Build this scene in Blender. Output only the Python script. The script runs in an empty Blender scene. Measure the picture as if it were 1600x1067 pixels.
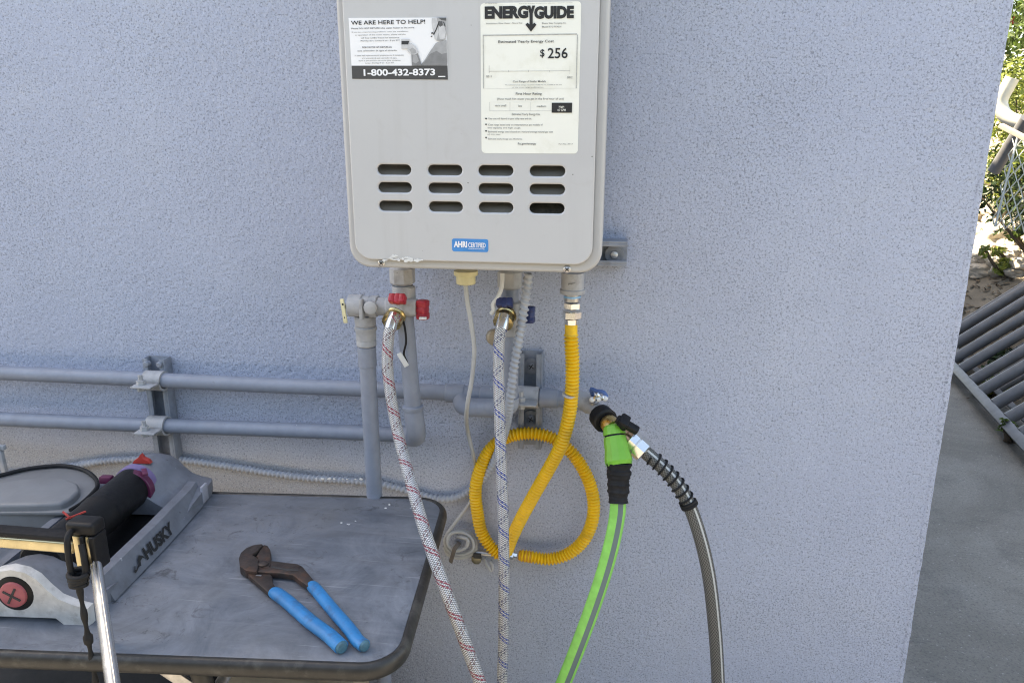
import bpy, bmesh, math, random
import numpy as np
from mathutils import Vector, Matrix, noise as mnoise

S = bpy.context.scene
COL = S.collection
rnd = random.Random(7)

# ------------------------------------------------------------------ camera
FPX = 1200.0                                     # focal length in pixels of a 1600 px wide frame
PITCH, YAW, ROLL = math.radians(15.5), math.radians(8.03), math.radians(0.11)
CAM = Vector((0.0, -1.29, 1.36))
fwd = Vector((-math.sin(YAW) * math.cos(PITCH), math.cos(YAW) * math.cos(PITCH), -math.sin(PITCH)))
rt0 = Vector((math.cos(YAW), math.sin(YAW), 0)); up0 = rt0.cross(fwd)
rt = rt0 * math.cos(ROLL) + up0 * math.sin(ROLL); up = -rt0 * math.sin(ROLL) + up0 * math.cos(ROLL)
cd = bpy.data.cameras.new('camera'); cam = bpy.data.objects.new('camera', cd); COL.objects.link(cam)
cd.sensor_width = 36.0; cd.lens = FPX / 1600.0 * 36.0
cd.clip_start = 0.02; cd.clip_end = 2000
m3 = Matrix((rt, up, -fwd)).transposed()
cam.matrix_world = Matrix.Translation(CAM) @ m3.to_4x4()
S.camera = cam

# ------------------------------------------------------------------ sky, sun, exposure
SUN_EL = math.radians(52.8)
SUN_DIR = Vector((-0.946 * math.cos(SUN_EL), 0.323 * math.cos(SUN_EL), math.sin(SUN_EL))).normalized()  # towards the sun
W = bpy.data.worlds.new('World'); S.world = W; W.use_nodes = True
nt = W.node_tree; bg = nt.nodes['Background']
sky = nt.nodes.new('ShaderNodeTexSky'); sky.sky_type = 'NISHITA'; sky.sun_disc = False
sky.sun_elevation = SUN_EL; sky.sun_rotation = math.atan2(SUN_DIR.x, SUN_DIR.y)
sky.air_density = 1.0; sky.dust_density = 1.5; sky.ozone_density = 1.0
nt.links.new(sky.outputs[0], bg.inputs[0]); bg.inputs[1].default_value = 0.12
ld = bpy.data.lights.new('sun', 'SUN'); ld.energy = 4.2; ld.angle = math.radians(0.53); ld.color = (1.0, 0.94, 0.84)
lo = bpy.data.objects.new('sun', ld); COL.objects.link(lo)
lo.rotation_euler = SUN_DIR.to_track_quat('Z', 'Y').to_euler()
V = S.view_settings
S.display_settings.display_device = 'sRGB'
V.view_transform = 'Standard'; V.look = 'None'; V.gamma = 1.0; V.use_curve_mapping = False
V.exposure = 2.36
V.use_white_balance = True; V.white_balance_temperature = 8250; V.white_balance_tint = 10
S.cycles.use_denoising = True; S.cycles.denoiser = 'OPENIMAGEDENOISE'; S.cycles.denoising_input_passes = 'RGB_ALBEDO_NORMAL'; S.cycles.denoising_prefilter = 'NONE'; S.cycles.denoising_quality = 'HIGH'
S.cycles.filter_width = 1.1
S.cycles.max_bounces = 8; S.cycles.diffuse_bounces = 5; S.cycles.glossy_bounces = 4

# ------------------------------------------------------------------ helpers
def ray(px, py): return rt * ((px - 800) / FPX) - up * ((py - 533.5) / FPX) + fwd
def P(px, py, y):                                 # point at distance y from the wall plane (wall is y = 0)
    d = ray(px, py); return CAM + d * ((y - CAM.y) / d.y)
def T(px, py, z):                                 # point at height z
    d = ray(px, py); return CAM + d * ((z - CAM.z) / d.z)

MATS = {}
def lin(c): return tuple((v / 12.92 if v <= .04045 else ((v + .055) / 1.055) ** 2.4) for v in c)
class N:                                           # tiny node-graph writer
    def __init__(s, name):
        s.m = bpy.data.materials.new(name); s.m.use_nodes = True; s.t = s.m.node_tree
        s.b = s.t.nodes['Principled BSDF']; s.out = s.t.nodes['Material Output']
    def n(s, kind, **kw):
        o = s.t.nodes.new('ShaderNode' + kind)
        for k, v in kw.items(): setattr(o, k, v)
        return o
    def set(s, node, i, v):
        if isinstance(v, bpy.types.NodeSocket): s.t.links.new(v, node.inputs[i])
        elif v is not None: node.inputs[i].default_value = v
    def coord(s, kind='Object'): return s.n('TexCoord').outputs[kind]
    def noise(s, vec, scale, detail=4, rough=.55, out=0, dist=0):
        o = s.n('TexNoise'); s.set(o, 'Vector', vec); o.inputs['Scale'].default_value = scale
        o.inputs['Detail'].default_value = detail; o.inputs['Roughness'].default_value = rough; o.inputs['Distortion'].default_value = dist
        return o.outputs[out]
    def ramp(s, fac, a, b, ca=(0, 0, 0, 1), cb=(1, 1, 1, 1)):
        o = s.n('ValToRGB'); s.set(o, 0, fac); e = o.color_ramp.elements
        e[0].position = a; e[0].color = ca; e[1].position = b; e[1].color = cb
        return o.outputs[0]
    def mix(s, fac, a, b, mode='MIX'):
        o = s.n('Mix', data_type='RGBA', blend_type=mode); s.set(o, 0, fac)
        s.set(o, 6, a if isinstance(a, bpy.types.NodeSocket) else (*a[:3], 1)); s.set(o, 7, b if isinstance(b, bpy.types.NodeSocket) else (*b[:3], 1))
        return o.outputs[2]
    def math(s, op, a, b=None, c=None):
        o = s.n('Math', operation=op); s.set(o, 0, a)
        if b is not None: s.set(o, 1, b)
        if c is not None: s.set(o, 2, c)
        return o.outputs[0]
    def sep(s, vec):
        o = s.n('SeparateXYZ'); s.set(o, 0, vec); return o.outputs
    def bump(s, h, strength=.3, dist=.001, normal=None):
        o = s.n('Bump'); o.inputs['Strength'].default_value = strength; o.inputs['Distance'].default_value = dist
        s.set(o, 'Height', h)
        if normal is not None: s.set(o, 'Normal', normal)
        s.t.links.new(o.outputs[0], s.b.inputs['Normal']); return o.outputs[0]
    def base(s, c, rough=.5, metal=0.0, spec=.5):
        s.set(s.b, 'Base Color', c if isinstance(c, bpy.types.NodeSocket) else (*c[:3], 1))
        s.set(s.b, 'Roughness', rough); s.set(s.b, 'Metallic', metal); s.set(s.b, 'Specular IOR Level', spec)
        return s.m

def simple(name, c, rough=.5, metal=0, var=.12, vscale=60, bump=.12, bscale=350, spec=.5, dirt=None, dscale=14, damt=.35, chips=None):
    """plain paint / plastic / metal with mottling, fine grain and optional dirt patches"""
    if name in MATS: return MATS[name]
    g = N(name); v = g.coord()
    f = g.noise(v, vscale, 5, .6)
    col = g.mix(g.ramp(f, .3, .7), [x * (1 - var) for x in c], [min(1, x * (1 + var)) for x in c])
    if dirt:
        d = g.ramp(g.noise(v, dscale, 6, .65), .52, .68)
        col = g.mix(g.math('MULTIPLY', d, damt), col, dirt)
    if chips:
        for cc, sc_, th in chips: col = g.mix(g.math('MULTIPLY', g.ramp(g.noise(v, sc_, 4, .7), th, th + .03), .8), col, cc)
    r = g.math('MULTIPLY_ADD', g.noise(v, vscale * 1.7, 4), .25, rough - .12)
    g.base(col, r, metal, spec)
    if bump: g.bump(g.noise(v, bscale, 4), bump, .0006)
    MATS[name] = g.m; return g.m

def link(o, parent=None):
    COL.objects.link(o)
    if parent is not None: o.parent = parent
    return o
def tag(o, label, cat, group=None):
    o['label'] = label; o['category'] = cat
    if group: o['group'] = group
    return o
def thing(name, label, cat, loc=(0, 0, 0), group=None):
    o = bpy.data.objects.new(name, None); o.empty_display_size = .05; o.location = loc; link(o); return tag(o, label, cat, group)
def mesh_obj(name, verts, faces, mat, parent=None, smooth=True, uv=None, auto=None):
    me = bpy.data.meshes.new(name); me.from_pydata([tuple(v) for v in verts], [], faces)
    if uv is not None:
        l = me.uv_layers.new(name='UVMap'); l.data.foreach_set('uv', np.asarray(uv, dtype=np.float32).ravel())
    me.materials.append(mat)
    if smooth: me.polygons.foreach_set('use_smooth', [True] * len(me.polygons))
    me.update()
    if smooth and auto: 
        try: me.set_sharp_from_angle(angle=math.radians(auto))
        except Exception: pass
    o = bpy.data.objects.new(name, me); link(o)
    return par(o, parent)
def par(o, parent):
    if parent is not None:
        o.parent = parent
        o.matrix_parent_inverse = Matrix.Translation(-Vector(parent.location)) if parent.parent is None else Matrix.Translation(-origin(parent))
    return o
def origin(o):
    # every object here is only translated, so the sum of locations is the world origin
    p = Vector(o.location)
    if o.parent is not None: p = p + origin(o.parent) + o.matrix_parent_inverse.translation
    return p
def bm_obj(name, bm, mat, parent=None, smooth=True, auto=35):
    me = bpy.data.meshes.new(name); bm.to_mesh(me); bm.free(); me.materials.append(mat)
    if smooth:
        me.polygons.foreach_set('use_smooth', [True] * len(me.polygons))
        if auto: me.set_sharp_from_angle(angle=math.radians(auto))
    o = bpy.data.objects.new(name, me); link(o); return par(o, parent)

def spline(pts, step=.006):
    """Catmull-Rom (centripetal) through the points, resampled at even steps"""
    p = [Vector(q) for q in pts]
    if len(p) == 2:
        L = (p[1] - p[0]).length; k = max(1, int(L / step)); return [p[0].lerp(p[1], i / k) for i in range(k + 1)]
    q = [p[0] * 2 - p[1]] + p + [p[-1] * 2 - p[-2]]; dense = []
    for i in range(1, len(q) - 2):
        a, b, c, d = q[i - 1], q[i], q[i + 1], q[i + 2]
        t0 = 0; t1 = t0 + max(1e-6, (b - a).length ** .5); t2 = t1 + max(1e-6, (c - b).length ** .5); t3 = t2 + max(1e-6, (d - c).length ** .5)
        for k in range(24):
            t = t1 + (t2 - t1) * k / 24
            A1 = a * ((t1 - t) / (t1 - t0)) + b * ((t - t0) / (t1 - t0)); A2 = b * ((t2 - t) / (t2 - t1)) + c * ((t - t1) / (t2 - t1)); A3 = c * ((t3 - t) / (t3 - t2)) + d * ((t - t2) / (t3 - t2))
            B1 = A1 * ((t2 - t) / (t2 - t0)) + A2 * ((t - t0) / (t2 - t0)); B2 = A2 * ((t3 - t) / (t3 - t1)) + A3 * ((t - t1) / (t3 - t1))
            dense.append(B1 * ((t2 - t) / (t2 - t1)) + B2 * ((t - t1) / (t2 - t1)))
    dense.append(p[-1])
    out = [dense[0]]; acc = 0
    cum = [0]
    for i in range(1, len(dense)): cum.append(cum[-1] + (dense[i] - dense[i - 1]).length)
    L = cum[-1]; k = max(2, round(L / step)); j = 0
    for i in range(1, k):
        s = L * i / k
        while cum[j + 1] < s: j += 1
        f = (s - cum[j]) / max(1e-9, cum[j + 1] - cum[j]); out.append(dense[j].lerp(dense[j + 1], f))
    out.append(dense[-1]); return out

def tube(name, pts, r, mat, parent=None, n=14, step=.006, rfun=None, caps=True, flat=None, n0=(0, -1, 0), resample=True):
    """swept tube; rfun(s) multiplies the radius along the length, flat=(a,b) squashes the section; UV = (around, metres along)"""
    c = spline(pts, step) if resample else [Vector(q) for q in pts]
    verts = []; faces = []; uv = []; s = 0; nrm = Vector(n0); ss = []
    for i, q in enumerate(c):
        t = (c[min(i + 1, len(c) - 1)] - c[max(i - 1, 0)]).normalized()
        nrm = (nrm - t * nrm.dot(t)); nrm.normalize() if nrm.length > 1e-6 else None
        b = t.cross(nrm)
        if i: s += (q - c[i - 1]).length
        ss.append(s)
        rr = (r(s) if callable(r) else r) * (rfun(s) if rfun else 1)
        fa, fb = flat or (1, 1)
        for k in range(n):
            a = 2 * math.pi * k / n; verts.append(q + nrm * (math.cos(a) * rr * fa) + b * (math.sin(a) * rr * fb))
    for i in range(len(c) - 1):
        for k in range(n):
            k2 = (k + 1) % n
            faces.append((i * n + k, i * n + k2, (i + 1) * n + k2, (i + 1) * n + k))
            uv += [(k / n, ss[i]), ((k + 1) / n, ss[i]), ((k + 1) / n, ss[i + 1]), (k / n, ss[i + 1])]
    if caps:
        faces.append(tuple(range(n - 1, -1, -1))); uv += [(.5, 0)] * n
        o = (len(c) - 1) * n; faces.append(tuple(range(o, o + n))); uv += [(.5, s)] * n
    return mesh_obj(name, verts, faces, mat, parent, True, uv, auto=50)

def lathe(name, a, axis, prof, mat, parent=None, n=20, auto=35, ref=(0, 0, 1)):
    """profile [(distance along axis, radius)...] turned round an axis starting at a; n=6 makes hex nuts"""
    a = Vector(a); t = Vector(axis).normalized(); e = Vector(ref)
    if abs(e.dot(t)) > .95: e = Vector((1, 0, 0))
    e = (e - t * e.dot(t)).normalized(); b = t.cross(e)
    verts = []; faces = []
    for s, r in prof:
        for k in range(n):
            an = 2 * math.pi * (k + .5) / n; verts.append(a + t * s + e * (math.cos(an) * r) + b * (math.sin(an) * r))
    for i in range(len(prof) - 1):
        for k in range(n): faces.append((i * n + k, i * n + (k + 1) % n, (i + 1) * n + (k + 1) % n, (i + 1) * n + k))
    faces.append(tuple(range(n - 1, -1, -1))); o = (len(prof) - 1) * n; faces.append(tuple(range(o, o + n)))
    return mesh_obj(name, verts, faces, mat, parent, True, auto=auto)

def box(name, lo_, hi, mat, parent=None, bev=.0015, M=None, seg=2):
    bm = bmesh.new(); bmesh.ops.create_cube(bm, size=1)
    lo_, hi = Vector(lo_), Vector(hi)
    for v in bm.verts: v.co = Vector((lo_[i] + (v.co[i] + .5) * (hi[i] - lo_[i]) for i in range(3)))
    if bev: bmesh.ops.bevel(bm, geom=bm.edges[:], offset=bev, segments=seg, affect='EDGES', profile=.5)
    if M is not None: bm.transform(M)
    return bm_obj(name, bm, mat, parent)

def frame(o, x, y=None, z=None):
    """matrix with origin o and given axes (columns)"""
    x = Vector(x).normalized()
    if z is not None: z = Vector(z); z = (z - x * z.dot(x)).normalized(); y = z.cross(x)
    else: y = Vector(y); y = (y - x * y.dot(x)).normalized(); z = x.cross(y)
    return Matrix.Translation(Vector(o)) @ Matrix((x, y, z)).transposed().to_4x4()

def prism(name, poly, depth, mat, parent=None, bev=.001, M=None, seg=2, auto=35):
    """polygon in local xy extruded along +z"""
    bm = bmesh.new(); vs = [bm.verts.new((p[0], p[1], 0)) for p in poly]; f = bm.faces.new(vs)
    if f.normal.z > 0: f.normal_flip()
    r = bmesh.ops.extrude_face_region(bm, geom=[f]); bmesh.ops.translate(bm, verts=[v for v in r['geom'] if isinstance(v, bmesh.types.BMVert)], vec=(0, 0, depth))
    bmesh.ops.recalc_face_normals(bm, faces=bm.faces[:])
    if bev: bmesh.ops.bevel(bm, geom=bm.edges[:], offset=bev, segments=seg, affect='EDGES', profile=.5)
    if M is not None: bm.transform(M)
    return bm_obj(name, bm, mat, parent, auto=auto)

def rrect(x0, z0, x1, z1, r, k=8):
    pts = []
    for cx, cz, a0 in ((x1 - r, z1 - r, 0), (x0 + r, z1 - r, 90), (x0 + r, z0 + r, 180), (x1 - r, z0 + r, 270)):
        for i in range(k + 1):
            a = math.radians(a0 + 90 * i / k); pts.append((cx + r * math.cos(a), cz + r * math.sin(a)))
    return pts
def sheet(name, loops, y, thick, mat, parent=None, bev=0.0, bseg=2):
    """outline with holes in the wall-parallel plane (x, z); front face at y, extends back by thick"""
    cu = bpy.data.curves.new(name, 'CURVE'); cu.dimensions = '2D'; cu.fill_mode = 'BOTH'
    for lp in loops:
        sp = cu.splines.new('POLY'); sp.points.add(len(lp) - 1)
        for q, (a, b) in zip(sp.points, lp): q.co = (a, b, 0, 1)
        sp.use_cyclic_u = True
    cu.extrude = max(0, thick / 2 - bev); cu.bevel_depth = bev; cu.bevel_resolution = bseg; cu.offset = -bev
    tmp = bpy.data.objects.new('tmp', cu); COL.objects.link(tmp)
    dg = bpy.context.evaluated_depsgraph_get(); me = bpy.data.meshes.new_from_object(tmp.evaluated_get(dg))
    bpy.data.objects.remove(tmp); bpy.data.curves.remove(cu)
    me.transform(Matrix.Translation((0, y + thick / 2, 0)) @ Matrix.Rotation(math.pi / 2, 4, 'X'))
    me.materials.clear(); me.materials.append(mat); me.name = name
    me.polygons.foreach_set('use_smooth', [True] * len(me.polygons)); me.set_sharp_from_angle(angle=math.radians(40))
    o = bpy.data.objects.new(name, me); link(o); return par(o, parent)

def text_mesh(body, bold=0.0):
    cu = bpy.data.curves.new('t', 'FONT'); cu.body = body; cu.size = 1; cu.resolution_u = 3; cu.offset = bold
    tmp = bpy.data.objects.new('tmp', cu); COL.objects.link(tmp)
    dg = bpy.context.evaluated_depsgraph_get(); me = bpy.data.meshes.new_from_object(tmp.evaluated_get(dg))
    bpy.data.objects.remove(tmp); bpy.data.curves.remove(cu); return me
def text_fit(name, body, x0, z0, x1, z1, y, mat, parent, bold=0.0, shear=0):
    """flat print facing the camera side, fitted to a rectangle of the plane at distance y"""
    me = text_mesh(body, bold); n = len(me.vertices); co = np.empty(n * 3, dtype=np.float32); me.vertices.foreach_get('co', co); co = co.reshape(n, 3)
    a, b = co.min(0), co.max(0); w = np.zeros_like(co)
    w[:, 0] = x0 + (co[:, 0] - a[0]) / (b[0] - a[0]) * (x1 - x0); w[:, 2] = z0 + (co[:, 1] - a[1]) / (b[1] - a[1]) * (z1 - z0); w[:, 1] = y
    me.vertices.foreach_set('co', w.ravel()); me.materials.clear(); me.materials.append(mat); me.name = name; me.update()
    o = bpy.data.objects.new(name, me); link(o); return par(o, parent)
def poly_flat(name, pts, y, mat, parent):
    return mesh_obj(name, [(x, y, z) for x, z in pts], [tuple(range(len(pts)))], mat, parent, False)

# ------------------------------------------------------------------ materials
def stucco_mat():
    g = N('stucco_paint'); v = g.coord(); x, y, z = g.sep(v)
    def rng(val, a, b, lo=0.0, hi=1.0):
        o = g.n('MapRange'); g.set(o, 0, val)
        for i, q in enumerate((a, b, lo, hi)): o.inputs[i + 1].default_value = q
        return o.outputs[0]
    big = g.noise(v, 2.2, 4, .5); mid = g.noise(v, 16, 5, .6)
    blue = g.mix(g.ramp(big, .35, .65), (.41, .45, .56), (.455, .495, .60))
    blue = g.mix(g.math('MULTIPLY', g.ramp(mid, .4, .75), .25), blue, (.36, .39, .475))
    # tan tint below the painted conduit line, fading to the right
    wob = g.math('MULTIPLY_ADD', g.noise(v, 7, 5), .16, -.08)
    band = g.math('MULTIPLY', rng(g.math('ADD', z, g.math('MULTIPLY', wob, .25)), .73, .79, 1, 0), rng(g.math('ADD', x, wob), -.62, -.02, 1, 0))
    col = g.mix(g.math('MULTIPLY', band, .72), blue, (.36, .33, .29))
    # faded, chalky and dirty areas
    chalk = g.ramp(g.noise(v, 5.5, 6, .7, dist=.6), .50, .72); col = g.mix(g.math('MULTIPLY', chalk, .22), col, (.51, .53, .575))
    mp = g.n('Mapping'); g.set(mp, 0, v); mp.inputs['Scale'].default_value = (22, 22, 1.6)
    drip = g.math('MULTIPLY', g.ramp(g.noise(mp.outputs[0], 1, 4, .6), .58, .78), g.ramp(g.noise(v, 1.7, 3), .45, .65)); col = g.mix(g.math('MULTIPLY', drip, .22), col, (.27, .28, .31))
    # pit shade painted in as dark specks along with grit; pale sand grains
    dens = g.math('MULTIPLY_ADD', g.noise(v, 3.3, 4), .16, -.08)
    pit = g.ramp(g.math('ADD', g.noise(v, 300, 2, .55), dens), .35, .47, (1, 1, 1, 1), (0, 0, 0, 1))
    col = g.mix(g.math('MULTIPLY', pit, .60), col, (.17, .185, .215))
    pit2 = g.ramp(g.math('ADD', g.noise(v, 175, 2, .5), dens), .27, .36, (1, 1, 1, 1), (0, 0, 0, 1)); col = g.mix(g.math('MULTIPLY', pit2, .6), col, (.14, .15, .175))
    sand = g.ramp(g.noise(v, 340, 2, .6, out=0), .54, .68); col = g.mix(g.math('MULTIPLY', sand, .38), col, (.68, .71, .77))
    g.base(col, .88, 0, .2)
    g.bump(g.noise(v, 320, 3, .65), .5, .0020); return g.m
def concrete_mat(name, a, b, sc=1.0):
    g = N(name); v = g.coord()
    c = g.mix(g.ramp(g.noise(v, 1.3 * sc, 6, .6), .35, .65), a, b)
    c = g.mix(g.math('MULTIPLY', g.ramp(g.noise(v, 210, 3, .7), .35, .7), .35), c, [q * .5 for q in a])
    st = g.ramp(g.noise(v, 3.7 * sc, 5, .7), .55, .75); c = g.mix(g.math('MULTIPLY', st, .35), c, [q * .55 for q in a])
    g.base(c, .85, 0, .3); g.bump(g.noise(v, 160, 5, .7), .5, .003); return g.m
def braid_mat(name, tracer):
    g = N(name); uv = g.coord('UV'); u, v, _ = g.sep(uv)
    NS, K = 10.0, 300.0
    A = g.math('ADD', g.math('MULTIPLY', u, NS), g.math('MULTIPLY', v, K)); B = g.math('SUBTRACT', g.math('MULTIPLY', u, NS), g.math('MULTIPLY', v, K))
    sa = g.math('ABSOLUTE', g.math('SINE', g.math('MULTIPLY', A, math.pi))); sb = g.math('ABSOLUTE', g.math('SINE', g.math('MULTIPLY', B, math.pi)))
    par_ = g.math('MODULO', g.math('ADD', g.math('FLOOR', A), g.math('ADD', g.math('FLOOR', B), 1000)), 2)
    h = g.math('MAXIMUM', g.math('MULTIPLY', sa, g.math('MULTIPLY_ADD', par_, .45, .55)), g.math('MULTIPLY', sb, g.math('MULTIPLY_ADD', par_, -.45, 1.0)))
    gap = g.math('MULTIPLY', g.ramp(g.math('MULTIPLY', sa, sb), .10, .42, (1, 1, 1, 1), (0, 0, 0, 1)), 1)
    col = g.mix(gap, (.68, .68, .68), (.08, .08, .09))
    def helix(sign, off):
        f = g.math('FRACT', g.math('ADD', g.math('ADD', g.math('MULTIPLY', u, sign), g.math('MULTIPLY', v, 21.0)), off))
        b1 = g.math('MULTIPLY', g.math('GREATER_THAN', f, .02), g.math('LESS_THAN', f, .09)); b2 = g.math('MULTIPLY', g.math('GREATER_THAN', f, .15), g.math('LESS_THAN', f, .22))
        return g.math('MAXIMUM', b1, b2)
    t1 = g.math('MULTIPLY', helix(1.0, 100.0), g.math('MULTIPLY_ADD', par_, .45, .55)); t2 = g.math('MULTIPLY', helix(-1.0, 100.45), g.math('MULTIPLY_ADD', par_, -.7, .8))
    col = g.mix(g.math('MULTIPLY', t1, .92), col, tracer); col = g.mix(g.math('MULTIPLY', t2, .85), col, [q * .35 for q in tracer])
    g.base(col, .38, .25, .5); g.bump(h, .8, .0011); return g.m
def stripe_hose(name, base, bands, rough=.4, weave=0):
    g = N(name); uv = g.coord('UV'); u, v, _ = g.sep(uv); col = g.mix(g.ramp(g.noise(g.coord(), 60, 4), .3, .7), [q * .85 for q in base], [q * 1.1 for q in base])
    h = None
    if weave:
        A = g.math('ADD', g.math('MULTIPLY', u, 16), g.math('MULTIPLY', v, weave)); B = g.math('SUBTRACT', g.math('MULTIPLY', u, 16), g.math('MULTIPLY', v, weave))
        sa = g.math('ABSOLUTE', g.math('SINE', g.math('MULTIPLY', A, math.pi))); sb = g.math('ABSOLUTE', g.math('SINE', g.math('MULTIPLY', B, math.pi)))
        h = g.math('MULTIPLY', sa, sb); col = g.mix(g.ramp(h, .1, .5, (1, 1, 1, 1), (0, 0, 0, 1)), col, [min(1, q * 2.6 + .03) for q in base])
    for a, b, c in bands:
        mk = g.math('MULTIPLY', g.math('GREATER_THAN', u, a), g.math('LESS_THAN', u, b)); col = g.mix(mk, col, c)
    g.base(col, rough, 0, .5)
    g.bump(h if h is not None else g.noise(g.coord(), 300, 3), .25, .0005); return g.m

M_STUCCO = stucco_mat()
M_PIPE = simple('grey_pipe_paint', (.255, .28, .335), .45, 0, .10, 40, .2, 220, dirt=(.27, .28, .31), dscale=18, damt=.45, chips=[((.62, .63, .64), 60, .70), ((.13, .12, .115), 85, .71)])
M_FIT = simple('grey_fitting_paint', (.40, .40, .405), .5, 0, .10, 70, .25, 250, dirt=(.22, .21, .2), dscale=38, damt=.6, chips=[((.62, .62, .60), 75, .71), ((.10, .09, .085), 110, .69)])
M_STRUT = simple('strut_paint', (.25, .275, .32), .5, .1, .15, 60, .25, 260, dirt=(.17, .165, .165), dscale=34, damt=.6, chips=[((.55, .56, .57), 90, .70)])
M_STEEL = simple('worn_steel', (.52, .51, .50), .35, .9, .2, 90, .2, 300)
M_ZINC = simple('zinc_bolt', (.62, .62, .62), .4, .6, .2, 120, .3, 400)
M_CHROME = simple('polished_metal', (.82, .81, .78), .22, 1, .06, 30, .05, 200)
M_BRASS = simple('brass', (.62, .47, .22), .28, 1, .2, 90, .15, 300)
def heater_mat():
    g = N('heater_enamel'); v = g.coord()
    c = g.mix(g.ramp(g.noise(v, 6, 5, .6), .3, .7), (.50, .50, .50), (.53, .53, .525))
    mp = g.n('Mapping'); g.set(mp, 0, v); mp.inputs['Scale'].default_value = (60, 60, 2.2)
    st_ = g.math('MULTIPLY', g.ramp(g.noise(mp.outputs[0], 1, 4, .6), .52, .75), g.ramp(g.noise(v, 7, 3), .42, .62)); c = g.mix(g.math('MULTIPLY', st_, .30), c, (.37, .355, .33))
    sm = g.ramp(g.noise(v, 19, 6, .72, dist=1.0), .56, .72); c = g.mix(g.math('MULTIPLY', sm, .22), c, (.40, .385, .36))
    ch = g.ramp(g.noise(v, 140, 3, .7), .73, .75); c = g.mix(g.math('MULTIPLY', ch, .7), c, (.20, .19, .18))
    g.base(c, g.math('MULTIPLY_ADD', sm, .12, .36), 0, .5)
    g.bump(g.math('ADD', g.math('MULTIPLY', g.noise(v, 6.5, 2, .4), 3.0), g.math('MULTIPLY', g.noise(v, 420, 2), .06)), .35, .0016); return g.m
M_HEATER = heater_mat()
M_HEATER2 = simple('heater_flange_enamel', (.47, .465, .455), .45, 0, .04, 12, .06, 500, dirt=(.42, .40, .37), dscale=9, damt=.3)
M_DARK = simple('dark_cavity', (.045, .042, .04), .8, 0, .2, 40)
M_BAFFLE = simple('baffle_metal', (.27, .24, .20), .5, 0, .06, 30)
M_RED = simple('red_handle', (.42, .025, .04), .38, 0, .15, 80, .15)
M_NAVY = simple('navy_handle', (.025, .04, .13), .38, 0, .15, 80, .15)
M_BLACK = simple('black_plastic', (.008, .008, .009), .5, 0, .3, 80, .2, 300, .3)
M_RUBBER = simple('black_rubber', (.013, .013, .014), .65, 0, .3, 60, .3, 300, .3)
M_YELLOW = simple('yellow_coating', (.86, .515, .02), .36, 0, .10, 40, .08, dirt=(.50, .30, .04), dscale=30, damt=.5)
M_CREAM = simple('cream_plastic', (.66, .60, .36), .45, 0, .08, 60, .1, dirt=(.3, .27, .16), dscale=60)
M_CABLE = simple('grey_cable', (.42, .42, .41), .5, 0, .08, 60, .1)
M_COND = simple('conduit_paint', (.35, .37, .41), .5, 0, .1, 60, .15, dirt=(.58, .59, .6), dscale=26)
M_WHITE = simple('white_plastic', (.72, .72, .70), .4, 0, .05, 60, .1)
M_GREEN = simple('lime_plastic', (.17, .47, .045), .38, 0, .06, 60, .08)
M_LABEL = simple('label_paper', (.83, .83, .75), .55, 0, .03, 12, .05, 300, dirt=(.70, .69, .58), dscale=20, damt=.6)
M_PAPER = simple('white_sticker', (.85, .85, .85), .45, 0, .02, 20, .03)
M_INK = simple('black_ink', (.018, .018, .018), .6, 0, .2, 200, 0)
M_RULE = simple('grey_ink', (.40, .40, .38), .6, 0, .2, 300, 0)
M_INKS = simple('faded_ink', (.16, .16, .15), .6, 0, .3, 400, 0)
M_BAND = simple('charcoal_print', (.065, .062, .06), .5, 0, .06, 80, 0)
M_BLUEST = simple('blue_sticker', (.045, .25, .58), .35, 0, .08, 60, .05)
M_GRIP = simple('blue_grip', (.008, .19, .44), .45, 0, .16, 30, .25, 240, dirt=(.03, .10, .20), dscale=36, damt=.75)
M_TOOL = simple('dark_tool_steel', (.060, .046, .040), .48, .45, .35, 60, .4, 260, dirt=(.13, .065, .04), dscale=34, damt=.75)
M_SPR = simple('sprinkler_grey', (.17, .18, .205), .5, 0, .16, 30, .3, 260, dirt=(.10, .10, .105), dscale=24, damt=.5, chips=[((.36, .37, .39), 42, .66), ((.07, .07, .07), 70, .69)])
M_SPR_END = simple('sprinkler_silver', (.58, .57, .55), .5, .1, .14, 60, .4, 260, dirt=(.30, .28, .25), dscale=42, damt=.6)
M_MAGENTA = simple('magenta_plastic', (.12, .02, .06), .4, 0, .2, 60)
M_LILAC = simple('lilac_plastic', (.20, .15, .30), .4, 0, .1, 60)
M_REDP = simple('red_plastic', (.42, .04, .03), .4, 0, .15, 60)
M_PINK = simple('pink_plastic', (.40, .10, .11), .45, 0, .12, 60)
M_BIN = simple('bin_plastic', (.235, .235, .235), .45, 0, .12, 14, .15, 300, dirt=(.21, .2, .19), dscale=9, damt=.5)
M_TAN = simple('cardboard', (.42, .33, .22), .8, 0, .1, 20, .1)
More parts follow.
